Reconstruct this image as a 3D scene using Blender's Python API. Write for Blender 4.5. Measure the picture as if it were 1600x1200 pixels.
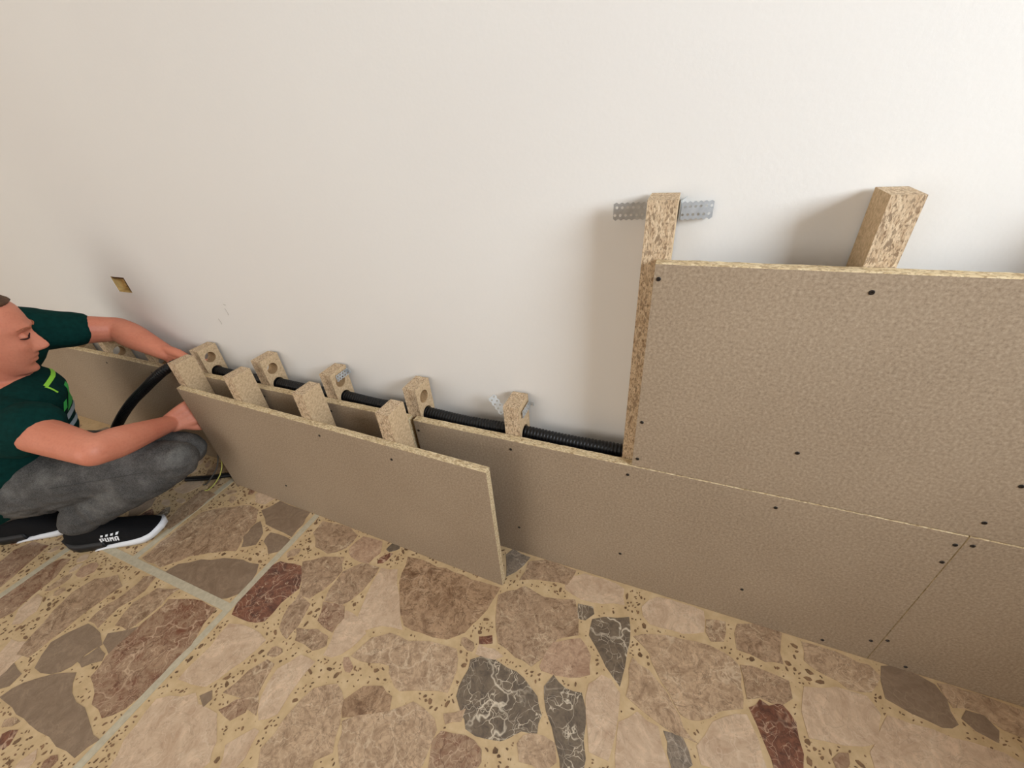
import bpy, bmesh, math, random
import numpy as np
from mathutils import Vector, Matrix, noise
from mathutils.geometry import tessellate_polygon

for o in list(bpy.data.objects):
    bpy.data.objects.remove(o, do_unlink=True)
SC = bpy.context.scene
COL = SC.collection
PI = math.pi

# ------------------------------------------------------------------ camera
cam_d = bpy.data.cameras.new('camera')
cam = bpy.data.objects.new('camera', cam_d)
COL.objects.link(cam)
cam_d.sensor_fit = 'HORIZONTAL'
cam_d.sensor_width = 36.0
cam_d.lens = 640.233 / 1600 * 36.0
cam_d.clip_start = 0.02
cam.location = (0.0, -0.6261, 1.0)
cam.rotation_euler = (0.994584, 0.0725408, 0.3801757)
SC.camera = cam

# ------------------------------------------------------------------ light
W = bpy.data.worlds.new('world')
SC.world = W
W.use_nodes = True
W.node_tree.nodes['Background'].inputs[0].default_value = (0.80, 0.88, 1.0, 1)
W.node_tree.nodes['Background'].inputs[1].default_value = 0.3


def area(name, loc, rot, sx, sy, power, color):
    d = bpy.data.lights.new(name, 'AREA')
    d.shape = 'RECTANGLE'
    d.size, d.size_y = sx, sy
    d.energy = power
    d.color = color
    o = bpy.data.objects.new(name, d)
    o.location = loc
    o.rotation_euler = rot
    COL.objects.link(o)
    return o


# daylight through the window in the right-hand wall and through the glazed door behind the photographer
area('window_daylight', (1.66, -0.85, 1.49), (0, math.radians(90), 0), 0.86, 1.10, 92, (0.82, 0.91, 1.0))
area('door_daylight', (-2.05, -3.56, 1.20), (math.radians(90), 0, 0), 2.30, 2.20, 50, (1.0, 0.955, 0.895))

SC.view_settings.view_transform = 'Standard'
SC.view_settings.look = 'None'
SC.view_settings.gamma = 1
SC.view_settings.use_curve_mapping = False
SC.view_settings.exposure = -0.20

# ------------------------------------------------------------------ helpers
def lin(r, g, b):
    f = lambda c: (c / 255 / 12.92) if c / 255 <= 0.04045 else ((c / 255 + 0.055) / 1.055) ** 2.4
    return (f(r), f(g), f(b), 1.0)


class NT:
    """small helper around a node tree"""
    def __init__(self, name, rough=0.6, spec=0.3):
        self.m = bpy.data.materials.new(name)
        self.m.use_nodes = True
        self.t = self.m.node_tree
        self.n = self.t.nodes
        self.b = self.n['Principled BSDF']
        self.b.inputs['Roughness'].default_value = rough
        self.b.inputs['Specular IOR Level'].default_value = spec

    def add(self, kind, **kw):
        nd = self.n.new(kind)
        for k, v in kw.items():
            if hasattr(nd, k):
                setattr(nd, k, v)
            else:
                nd.inputs[k.replace('_', ' ')].default_value = v
        return nd

    def link(self, a, b):
        self.t.links.new(a, b)

    def coord(self, scale=(1, 1, 1)):
        tc = self.add('ShaderNodeTexCoord')
        mp = self.add('ShaderNodeMapping')
        mp.inputs['Scale'].default_value = scale
        self.link(tc.outputs['Object'], mp.inputs['Vector'])
        return mp.outputs['Vector']

    def noise(self, vec, scale, detail=3, rough=0.55, dist=0.0):
        nd = self.add('ShaderNodeTexNoise')
        nd.inputs['Scale'].default_value = scale
        nd.inputs['Detail'].default_value = detail
        nd.inputs['Roughness'].default_value = rough
        nd.inputs['Distortion'].default_value = dist
        self.link(vec, nd.inputs['Vector'])
        return nd.outputs['Fac']

    def ramp(self, fac, stops):
        nd = self.add('ShaderNodeValToRGB')
        el = nd.color_ramp.elements
        while len(el) < len(stops):
            el.new(0.5)
        for e, (p, col) in zip(el, stops):
            e.position = p
            e.color = col
        self.link(fac, nd.inputs['Fac'])
        return nd.outputs['Color']

    def mix(self, fac, a, b, mode='MIX'):
        nd = self.add('ShaderNodeMix', data_type='RGBA', blend_type=mode)
        if isinstance(fac, (int, float)):
            nd.inputs['Factor'].default_value = fac
        else:
            self.link(fac, nd.inputs['Factor'])
        for key, v in ((6, a), (7, b)):
            if isinstance(v, tuple):
                nd.inputs[key].default_value = v
            else:
                self.link(v, nd.inputs[key])
        return nd.outputs[2]

    def color(self, c):
        if isinstance(c, tuple):
            self.b.inputs['Base Color'].default_value = c
        else:
            self.link(c, self.b.inputs['Base Color'])

    def bump(self, fac, strength, dist=0.001):
        nd = self.add('ShaderNodeBump')
        nd.inputs['Strength'].default_value = strength
        nd.inputs['Distance'].default_value = dist
        self.link(fac, nd.inputs['Height'])
        self.link(nd.outputs['Normal'], self.b.inputs['Normal'])


BW = lambda v: (v, v, v, 1)


def mat_flat(name, c, rough=0.6, spec=0.3, metal=0.0, var=0.0, scale=60):
    k = NT(name, rough, spec)
    k.b.inputs['Metallic'].default_value = metal
    if var:
        f = k.noise(k.coord(), scale, 4)
        d = tuple(x * (1 - var) for x in c[:3]) + (1,)
        l = tuple(min(1, x * (1 + var)) for x in c[:3]) + (1,)
        k.color(k.ramp(f, [(0.3, d), (0.7, l)]))
    else:
        k.color(c)
    return k.m


def mat_plaster():
    k = NT('painted_plaster', 0.85, 0.15)
    v = k.coord()
    f = k.noise(v, 1.3, 2)
    k.color(k.ramp(f, [(0.3, lin(230, 226, 220)), (0.7, lin(234, 231, 225))]))
    k.bump(k.noise(v, 150, 3), 0.16, 0.0014)
    return k.m


def mat_chip_face(name, dark, mid, light, scale=1.0, contrast=1.0):
    """sanded chipboard face: fine flakes"""
    k = NT(name, 0.75, 0.2)
    v = k.coord()
    n1 = k.noise(v, 230 * scale, 4, 0.7)
    c1 = k.ramp(n1, [(0.5 - 0.2 / contrast, dark), (0.5, mid), (0.5 + 0.22 / contrast, light)])
    n2 = k.noise(v, 4, 3)
    c2 = k.mix(0.14, c1, k.ramp(n2, [(0.3, dark), (0.7, light)]), 'MIX')
    k.color(c2)
    k.bump(n1, 0.25, 0.0008)
    return k.m


def mat_chip_edge(name, stretch, light, mid, dark, scale=190):
    """sawn chipboard edge: coarse stretched shavings with voids"""
    k = NT(name, 0.85, 0.15)
    v = k.coord(stretch)
    vo = k.add('ShaderNodeTexVoronoi')
    vo.inputs['Scale'].default_value = scale
    k.link(v, vo.inputs['Vector'])
    sep = k.add('ShaderNodeSeparateColor')
    k.link(vo.outputs['Color'], sep.inputs['Color'])
    c = k.ramp(sep.outputs[0], [(0.0, dark), (0.2, mid), (0.5, light), (0.8, mid), (1.0, light)])
    n = k.noise(v, scale * 1.3, 3, 0.6)
    h = k.ramp(n, [(0.38, BW(0)), (0.5, BW(1))])
    c = k.mix(h, dark, c)
    c = k.mix(0.35, c, k.ramp(k.noise(v, scale * 0.5, 2), [(0.35, mid), (0.65, light)]))
    k.color(c)
    k.bump(n, 0.5, 0.0015)
    return k.m


def mat_marble(name, base, alt, vein, vein_amt, vein_scale=18, grain=22, rough=0.28, line=0.5):
    k = NT(name, rough, 0.4)
    v = k.coord()
    n = k.noise(v, grain, 6, 0.62, 1.6)
    c = k.ramp(n, [(0.32, alt), (0.52, base), (0.72, tuple(min(1, x * 1.25) for x in base[:3]) + (1,))])
    n3 = k.noise(v, grain * 5, 5, 0.7, 0.6)
    c = k.mix(k.ramp(n3, [(0.50, BW(0)), (0.68, BW(0.75))]), c, alt)
    # veins: distorted cell borders
    nd = k.add('ShaderNodeTexNoise')
    nd.inputs['Scale'].default_value = 14
    nd.inputs['Detail'].default_value = 3
    k.link(v, nd.inputs['Vector'])
    ad = k.add('ShaderNodeVectorMath', operation='MULTIPLY_ADD')
    ad.inputs[1].default_value = (0.14, 0.14, 0.14)
    k.link(nd.outputs['Color'], ad.inputs[0])
    k.link(v, ad.inputs[2])
    for s, wdt in ((vein_scale, 0.032), (vein_scale * 2.1, 0.022), (vein_scale * 4.5, 0.03)):
        vo = k.add('ShaderNodeTexVoronoi', feature='DISTANCE_TO_EDGE')
        vo.inputs['Scale'].default_value = s
        k.link(ad.outputs[0], vo.inputs['Vector'])
        msk = k.noise(v, s * 0.6, 1)
        fac = k.ramp(vo.outputs['Distance'], [(0.0, BW(vein_amt)), (wdt, BW(0))])
        mm = k.mix(1.0, fac, k.ramp(msk, [(0.42, BW(0)), (0.58, BW(1))]), 'MULTIPLY')
        c = k.mix(mm, c, vein)
    n4 = k.noise(v, grain * 0.55, 4, 0.6, 2.2)
    c = k.mix(k.ramp(n4, [(0.485, BW(0)), (0.5, BW(line)), (0.515, BW(0))]), c, tuple(x * 0.62 for x in alt[:3]) + (1,))
    k.color(c)
    k.bump(n3, 0.06, 0.0008)
    return k.m


def mat_matrix():
    k = NT('floor_cement_matrix', 0.4, 0.35)
    v = k.coord()
    n = k.noise(v, 30, 5, 0.6)
    c = k.ramp(n, [(0.3, lin(190, 162, 122)), (0.55, lin(206, 179, 138)), (0.75, lin(216, 192, 154))])
    vo = k.add('ShaderNodeTexVoronoi')
    vo.inputs['Scale'].default_value = 130
    k.link(v, vo.inputs['Vector'])
    spots = k.ramp(vo.outputs['Distance'], [(0.12, BW(0.7)), (0.2, BW(0))])
    msk = k.ramp(k.noise(v, 45, 2), [(0.52, BW(0)), (0.6, BW(1))])
    c = k.mix(k.mix(1.0, spots, msk, 'MULTIPLY'), c, lin(140, 105, 72))
    far = k.add('ShaderNodeSeparateXYZ')
    k.link(v, far.inputs[0])
    v1 = k.add('ShaderNodeTexVoronoi')
    v1.inputs['Scale'].default_value = 5.5
    v2 = k.add('ShaderNodeTexVoronoi', feature='DISTANCE_TO_EDGE')
    v2.inputs['Scale'].default_value = 5.5
    k.link(v, v1.inputs['Vector'])
    k.link(v, v2.inputs['Vector'])
    sp = k.add('ShaderNodeSeparateColor')
    k.link(v1.outputs['Color'], sp.inputs['Color'])
    st = k.ramp(sp.outputs[0], [(0.0, lin(138, 113, 90)), (0.25, lin(178, 148, 120)), (0.5, lin(204, 178, 150)), (0.75, lin(158, 126, 100)), (1.0, lin(188, 160, 130))])
    st = k.mix(k.ramp(v2.outputs['Distance'], [(0.05, BW(0)), (0.07, BW(1))]), c, st)
    lt = k.add('ShaderNodeMath', operation='LESS_THAN')
    lt.inputs[1].default_value = -1.78
    k.link(far.outputs[1], lt.inputs[0])
    lx = k.add('ShaderNodeMath', operation='LESS_THAN')
    lx.inputs[1].default_value = -2.85
    k.link(far.outputs[0], lx.inputs[0])
    mx = k.add('ShaderNodeMath', operation='MAXIMUM')
    k.link(lt.outputs[0], mx.inputs[0])
    k.link(lx.outputs[0], mx.inputs[1])
    c = k.mix(mx.outputs[0], c, st)
    k.color(c)
    return k.m


def new_obj(name, me, parent=None, mats=(), loc=(0, 0, 0), rot=(0, 0, 0)):
    o = bpy.data.objects.new(name, me)
    COL.objects.link(o)
    for m in mats:
        if me is not None and len(me.materials) < len(mats):
            me.materials.append(m)
    o.location = loc
    o.rotation_euler = rot
    if parent:
        o.parent = parent
    return o


def from_bm(name, bm, mats=(), parent=None, loc=(0, 0, 0), rot=(0, 0, 0), smooth=False):
    bmesh.ops.recalc_face_normals(bm, faces=bm.faces)
    me = bpy.data.meshes.new(name)
    bm.to_mesh(me)
    bm.free()
    if smooth:
        me.polygons.foreach_set('use_smooth', [True] * len(me.polygons))
    return new_obj(name, me, parent, mats, loc, rot)


def empty(name, loc=(0, 0, 0), rot=(0, 0, 0)):
    o = bpy.data.objects.new(name, None)
    COL.objects.link(o)
    o.location = loc
    o.rotation_euler = rot
    o.empty_display_size = 0.05
    return o


def tag(o, label=None, cat=None, group=None, kind=None):
    for k, v in (('label', label), ('category', cat), ('group', group), ('kind', kind)):
        if v:
            o[k] = v
    return o


def bm_box(bm, x0, x1, y0, y1, z0, z1, mi=0):
    vs = [bm.verts.new((x, y, z)) for x in (x0, x1) for y in (y0, y1) for z in (z0, z1)]
    q = [(0, 1, 3, 2), (4, 6, 7, 5), (0, 4, 5, 1), (2, 3, 7, 6), (0, 2, 6, 4), (1, 5, 7, 3)]
    out = []
    for f in q:
        fc = bm.faces.new([vs[i] for i in f])
        fc.material_index = mi
        out.append(fc)
    return out


def catmull(pts, n):
    """smooth list of tuples (any length) with n samples per span"""
    P = [np.array(p, float) for p in pts]
    P = [2 * P[0] - P[1]] + P + [2 * P[-1] - P[-2]]
    out = []
    for i in range(1, len(P) - 2):
        for s in range(n):
            t = s / n
            out.append(0.5 * (2 * P[i] + (P[i + 1] - P[i - 1]) * t + (2 * P[i - 1] - 5 * P[i] + 4 * P[i + 1] - P[i + 2]) * t * t
                              + (3 * P[i] - P[i - 1] - 3 * P[i + 1] + P[i + 2]) * t ** 3))
    out.append(P[-2])
    return out


def frames(C):
    """parallel-transport frames along centre points"""
    T = []
    for i in range(len(C)):
        a, b = C[max(i - 1, 0)], C[min(i + 1, len(C) - 1)]
        T.append((b - a).normalized())
    u = Vector((0, 0, 1)) if abs(T[0].z) < 0.9 else Vector((1, 0, 0))
    u = (u - T[0] * u.dot(T[0])).normalized()
    fr = []
    for t in T:
        u = (u - t * u.dot(t)).normalized()
        fr.append((t, u, t.cross(u)))
    return fr


def bm_tube(bm, pts, seg=16, n=6, cap=True, su=1.0):
    """closed tube; pts = (x, y, z, r); rounded ends"""
    S = catmull(pts, n) if n > 1 else [np.array(p, float) for p in pts]
    C = [Vector(s[:3]) for s in S]
    R = [float(s[3]) for s in S]
    if cap:
        t0 = (C[1] - C[0]).normalized()
        t1 = (C[-1] - C[-2]).normalized()
        c0, c1, r0, r1 = C[0], C[-1], R[0], R[-1]
        k = [0.96, 0.78, 0.5]
        C = [c0 - t0 * r0 * a for a in k] + C + [c1 + t1 * r1 * a for a in reversed(k)]
        R = [r0 * math.sqrt(1 - a * a) for a in k] + R + [r1 * math.sqrt(1 - a * a) for a in reversed(k)]
    fr = frames(C)
    rings = []
    for c, r, (t, u, w) in zip(C, R, fr):
        rings.append([bm.verts.new(c + (u * math.cos(2 * PI * j / seg) * su + w * math.sin(2 * PI * j / seg)) * r) for j in range(seg)])
    for a, b in zip(rings, rings[1:]):
        for j in range(seg):
            bm.faces.new((a[j], a[(j + 1) % seg], b[(j + 1) % seg], b[j]))
    bm.faces.new(rings[0])
    bm.faces.new(list(reversed(rings[-1])))


def bm_loft(bm, sections, seg=32):
    """sections = (centre, axis_u, axis_v, half_u, half_v, power): stacked super-ellipses"""
    rings = []
    for c, u, v, hu, hv, p in sections:
        ring = []
        for j in range(seg):
            a = 2 * PI * j / seg
            ca, sa = math.cos(a), math.sin(a)
            ring.append(bm.verts.new(Vector(c) + Vector(u) * (hu * math.copysign(abs(ca) ** (2 / p), ca)) + Vector(v) * (hv * math.copysign(abs(sa) ** (2 / p), sa))))
        rings.append(ring)
    for a, b in zip(rings, rings[1:]):
        for j in range(seg):
            bm.faces.new((a[j], a[(j + 1) % seg], b[(j + 1) % seg], b[j]))
    bm.faces.new(rings[0])
    bm.faces.new(list(reversed(rings[-1])))


def bm_ball(bm, c, r, M=None):
    mat = Matrix.Translation(Vector(c)) @ (M or Matrix.Identity(4)) @ Matrix.Diagonal((r[0], r[1], r[2], 1))
    bmesh.ops.create_uvsphere(bm, u_segments=24, v_segments=16, radius=1.0, matrix=mat)


def melt(name, bm, voxel, smooth, mats, parent, wrinkle=None):
    """weld overlapping closed shells into one continuous skin"""
    tmp = from_bm('tmp_' + name, bm)
    md = tmp.modifiers.new('weld', 'REMESH')
    md.mode = 'VOXEL'
    md.voxel_size = voxel
    sm = tmp.modifiers.new('soften', 'SMOOTH')
    sm.factor = 0.5
    sm.iterations = smooth
    dg = bpy.context.evaluated_depsgraph_get()
    me = bpy.data.meshes.new_from_object(tmp.evaluated_get(dg))
    bpy.data.objects.remove(tmp, do_unlink=True)
    me.name = name
    if wrinkle:
        n = len(me.vertices)
        co = np.empty(n * 3)
        no = np.empty(n * 3)
        me.vertices.foreach_get('co', co)
        me.vertices.foreach_get('normal', no)
        co = co.reshape(-1, 3)
        no = no.reshape(-1, 3)
        d = np.array([wrinkle(Vector(p)) for p in co])
        co += no * d[:, None]
        me.vertices.foreach_set('co', co.ravel())
        me.update()
    me.polygons.foreach_set('use_smooth', [True] * len(me.polygons))
    me.materials.clear()
    return new_obj(name, me, parent, mats)


# ------------------------------------------------------------------ materials
M_WALL = mat_plaster()
M_DARKSIDE = mat_flat('window_wall_low_bounce', lin(150, 128, 106), 0.9)  # unseen window wall, darkened to cut bounce light at lower right
M_CEIL = mat_flat('ceiling_white', lin(240, 238, 233), 0.9)
M_SIDE = mat_flat('room_side_paint', lin(204, 192, 178), 0.9)
M_FRAME = mat_flat('white_window_frame', lin(235, 235, 232), 0.4)
M_PANEL = mat_chip_face('chipboard_panel_face', lin(133, 115, 95), lin(163, 144, 121), lin(190, 171, 147), 1.0, 0.9)
M_PANEL_EDGE = mat_chip_edge('chipboard_panel_edge', (0.5, 1, 1), lin(224, 206, 170), lin(198, 174, 134), lin(130, 104, 74), 300)
M_STUD = mat_chip_face('chipboard_stud_side', lin(166, 140, 106), lin(196, 168, 132), lin(222, 196, 160), 0.75, 1.0)
M_STUD_EDGE = mat_chip_edge('chipboard_stud_front', (1, 1, 0.38), lin(226, 204, 172), lin(190, 162, 130), lin(96, 72, 52), 360)
M_BORE = mat_flat('chipboard_bore', lin(176, 146, 108), 0.8, var=0.25, scale=300)
M_SCREW = mat_flat('black_screw', lin(34, 28, 24), 0.35, 0.5)
M_ZINC = mat_flat('galvanised_steel', lin(206, 210, 212), 0.36, 0.5, 0.75, 0.12, 90)
M_BLACK = mat_flat('black_conduit', lin(13, 14, 16), 0.38, 0.4)
M_CABLE = mat_flat('grey_cable', lin(86, 84, 80), 0.5)
M_YELLOW = mat_flat('yellow_green_wire', lin(186, 184, 96), 0.5)
M_MATRIX = mat_matrix()
M_JOINT = mat_flat('grey_joint_grout', lin(190, 180, 156), 0.6, var=0.12, scale=80)
M_CHIPS = mat_flat('marble_chips', lin(128, 100, 74), 0.4, var=0.5, scale=40)
M_CAVITY = mat_flat('bare_plaster_cavity', lin(196, 164, 104), 0.95, var=0.3, scale=60)
M_RECESS_DARK = mat_flat('dark_recess_strip', lin(92, 66, 40), 0.9, var=0.3, scale=50)
M_PENCIL = mat_flat('pencil_scuff', lin(168, 160, 152), 0.9)
ST = {
    'T': mat_marble('taupe_stone', lin(140, 119, 98), lin(128, 107, 87), lin(172, 150, 124), 0.3, 9, line=.12),
    'M': mat_marble('veined_beige_stone', lin(174, 146, 118), lin(128, 100, 76), lin(216, 194, 162), 0.65, 12, 34, line=.7),
    'P': mat_marble('pale_stone', lin(204, 178, 150), lin(186, 156, 128), lin(224, 204, 178), 0.4, 8, 18, line=.35),
    'R': mat_marble('rust_stone', lin(158, 130, 104), lin(118, 74, 54), lin(212, 184, 154), 0.65, 12, 16, line=.7),
    'K': mat_marble('dark_red_stone', lin(128, 84, 64), lin(82, 52, 44), lin(208, 178, 150), 0.85, 12, 24),
    'G': mat_marble('dark_grey_stone', lin(118, 103, 86), lin(92, 80, 68), lin(222, 208, 184), 1.0, 9, 30, line=.2),
    'H': mat_marble('grey_stone', lin(140, 125, 108), lin(110, 98, 86), lin(196, 182, 164), 0.6, 14, 26),
    'I': mat_marble('dusty_pink_stone', lin(184, 153, 126), lin(152, 118, 94), lin(214, 188, 158), 0.5, 14, 34),
    'L': mat_marble('light_mixed_stone', lin(188, 160, 130), lin(148, 120, 94), lin(220, 198, 168), 0.6, 11, 30, line=.7),
    'B': mat_marble('brown_stone', lin(168, 138, 108), lin(118, 88, 64), lin(208, 180, 148), 0.5, 10, 22, line=.7),
}
def mat_skin():
    k = NT('skin', 0.5, 0.35)
    v = k.coord()
    n = k.noise(v, 9, 3)
    c = k.ramp(n, [(0.3, lin(198, 121, 95)), (0.7, lin(212, 138, 111))])
    c = k.mix(k.ramp(k.noise(v, 160, 3), [(0.45, BW(0)), (0.8, BW(0.3))]), c, lin(178, 100, 78))
    k.color(c)
    k.b.inputs['Subsurface Weight'].default_value = 0.12
    k.b.inputs['Subsurface Radius'].default_value = (0.012, 0.004, 0.002)
    k.b.inputs['Subsurface Scale'].default_value = 0.6
    return k.m


def mat_denim():
    k = NT('washed_black_denim', 0.85, 0.15)
    v = k.coord()
    c = k.ramp(k.noise(v, 14, 5, 0.65), [(0.3, lin(54, 53, 52)), (0.5, lin(76, 74, 72)), (0.72, lin(112, 110, 106))])
    w = k.noise(k.coord((1, 1, 3)), 300, 2)
    c = k.mix(0.25, c, k.ramp(w, [(0.4, lin(44, 43, 42)), (0.6, lin(126, 124, 120))]))
    k.color(c)
    k.bump(w, 0.25, 0.0006)
    return k.m


M_SKIN = mat_skin()
M_DENIM = mat_denim()
M_SHIRT = mat_flat('dark_green_cotton', lin(7, 46, 42), 0.9, 0.1, 0, 0.2, 90)
M_HAIR = mat_flat('brown_hair', lin(84, 58, 40), 0.7, 0.3, 0, 0.45, 200)
M_BROW = mat_flat('fair_eyebrow', lin(158, 98, 72), 0.8, 0.2, 0, 0.3, 300)
M_LASH = mat_flat('dark_lashes', lin(52, 30, 28), 0.7)
M_EYE = mat_flat('eyeball', lin(196, 182, 172), 0.25, 0.5)
M_LIP = mat_flat('lips', lin(190, 104, 88), 0.5)
M_SHOE = mat_flat('black_knit', lin(16, 16, 18), 0.85, 0.2, 0, 0.3, 300)
M_SHOE2 = mat_flat('black_rubber', lin(24, 24, 26), 0.5, 0.3)
M_WHITE = mat_flat('white_rubber', lin(232, 234, 238), 0.5)
M_LIME = mat_flat('lime_print', lin(150, 220, 70), 0.7)
M_GREENP = mat_flat('green_print', lin(70, 190, 90), 0.7)
M_GREYP = mat_flat('pale_grey_print', lin(170, 184, 190), 0.7)

# ------------------------------------------------------------------ room shell
YW = 0.085           # wall surface
XL, XR, YB, ZC = -3.4, 1.25, -3.5, 2.7


def build_room():
    # wall with the open socket hole
    hx0, hx1, hz0, hz1 = -1.708, -1.634, 0.6155, 0.667
    bm = bmesh.new()
    bm_box(bm, XL, hx0, YW, YW + 0.12, 0, ZC)
    bm_box(bm, hx1, XR, YW, YW + 0.12, 0, ZC)
    bm_box(bm, hx0, hx1, YW, YW + 0.12, 0, hz0)
    bm_box(bm, hx0, hx1, YW, YW + 0.12, hz1, ZC)
    wall = tag(from_bm('wall_back', bm, [M_WALL]), 'smooth white plastered wall behind the chipboard lining', None, None, 'structure')
    e_ = .0006
    bm = bmesh.new()
    bm_box(bm, hx0 + e_, hx1 - e_, YW + .021, YW + .026, hz0 + e_, hz1 - e_)
    bm_box(bm, hx0 + e_, hx0 + .003, YW + .001, YW + .021, hz0 + e_, hz1 - e_)
    bm_box(bm, hx0 + .003, hx1 - e_, YW + .001, YW + .021, hz0 + e_, hz0 + .003)
    tag(from_bm('socket_recess', bm, [M_CAVITY], wall), 'open square socket hole with bare ochre plaster inside')
    random.seed(4)
    for k in range(6):
        bm = bmesh.new()
        r = random.uniform(.005, .010)
        bm_ball(bm, (random.uniform(hx0 + .014, hx1 - .016), YW + .021, random.uniform(hz0 + .010, hz1 - .016)), (r, .005, r * .8))
        from_bm('plaster_lump', bm, [M_CAVITY], wall, smooth=True)
    bm = bmesh.new()
    bm_box(bm, hx0 + .004, hx1 - e_, YW + .002, YW + .0205, hz1 - .006, hz1 - e_)  # dark strips along the top and right edges of the recess
    bm_box(bm, hx1 - .010, hx1 - e_, YW + .002, YW + .0205, hz0 + .004, hz1 - .006)
    from_bm('recess_dark_rim', bm, [M_RECESS_DARK], wall)
    # pencil scuffs on the wall
    for pts in ([(-1.206, .613), (-1.199, .611)], [(-1.209, .600), (-1.206, .588), (-1.207, .580)], [(-1.262, .563), (-1.258, .552), (-1.259, .546)]):
        bm = bmesh.new()
        bm_tube(bm, [(x, YW - .0001, z, .0007) for x, z in pts], 6, 2)
        from_bm('scuff', bm, [M_PENCIL], wall)
    # walls outside the picture that shape the daylight
    bm = bmesh.new()
    wy0, wy1, wz0, wz1 = -1.40, -0.30, 1.06, 1.92
    bm_box(bm, XR, XR + .42, YB, wy0, 0, ZC)
    bm_box(bm, XR, XR + .42, wy1, YW + .12, 0, ZC)
    bm_box(bm, XR, XR + .42, wy0, wy1, 0, wz0)
    bm_box(bm, XR, XR + .42, wy0, wy1, wz1, ZC)
    tag(from_bm('wall_right', bm, [M_DARKSIDE]), 'side wall with a window opening, outside the picture', None, None, 'structure')
    bm = bmesh.new()
    for a, b, c, d in ((wy0, wy1, wz0, wz0 + .05), (wy0, wy1, wz1 - .05, wz1), (wy0, wy0 + .05, wz0, wz1), (wy1 - .05, wy1, wz0, wz1)):
        bm_box(bm, XR + .34, XR + .38, a, b, c, d)
    tag(from_bm('window_1', bm, [M_FRAME]), 'white frame of the side window, outside the picture', None, None, 'structure')
    bm = bmesh.new()
    dx0, dx1, dz1 = -3.2, -0.9, 2.3
    bm_box(bm, XL, dx0, YB - .15, YB, 0, ZC)
    bm_box(bm, dx1, XR, YB - .15, YB, 0, ZC)
    bm_box(bm, dx0, dx1, YB - .15, YB, dz1, ZC)
    tag(from_bm('wall_front', bm, [M_SIDE]), 'wall behind the camera with a door opening', None, None, 'structure')
    bm = bmesh.new()
    for a, b, c, d in ((dx0, dx0 + .05, 0, dz1), (dx1 - .05, dx1, 0, dz1), (dx0, dx1, dz1 - .05, dz1)):
        bm_box(bm, a, b, YB - .05, YB - .01, c, d)
    tag(from_bm('door_1', bm, [M_FRAME]), 'white frame of the glazed door behind the camera', None, None, 'structure')
    bm = bmesh.new()
    bm_box(bm, XL - .15, XL, YB, YW + .12, 0, ZC)
    tag(from_bm('wall_left', bm, [M_SIDE]), 'plain end wall beyond the crouching man, outside the picture', None, None, 'structure')
    bm = bmesh.new()
    bm_box(bm, XL - .15, XR + .42, YB - .15, YW + .12, ZC, ZC + .1)
    tag(from_bm('ceiling', bm, [M_CEIL]), 'plain white ceiling above the picture', None, None, 'structure')


build_room()

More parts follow.
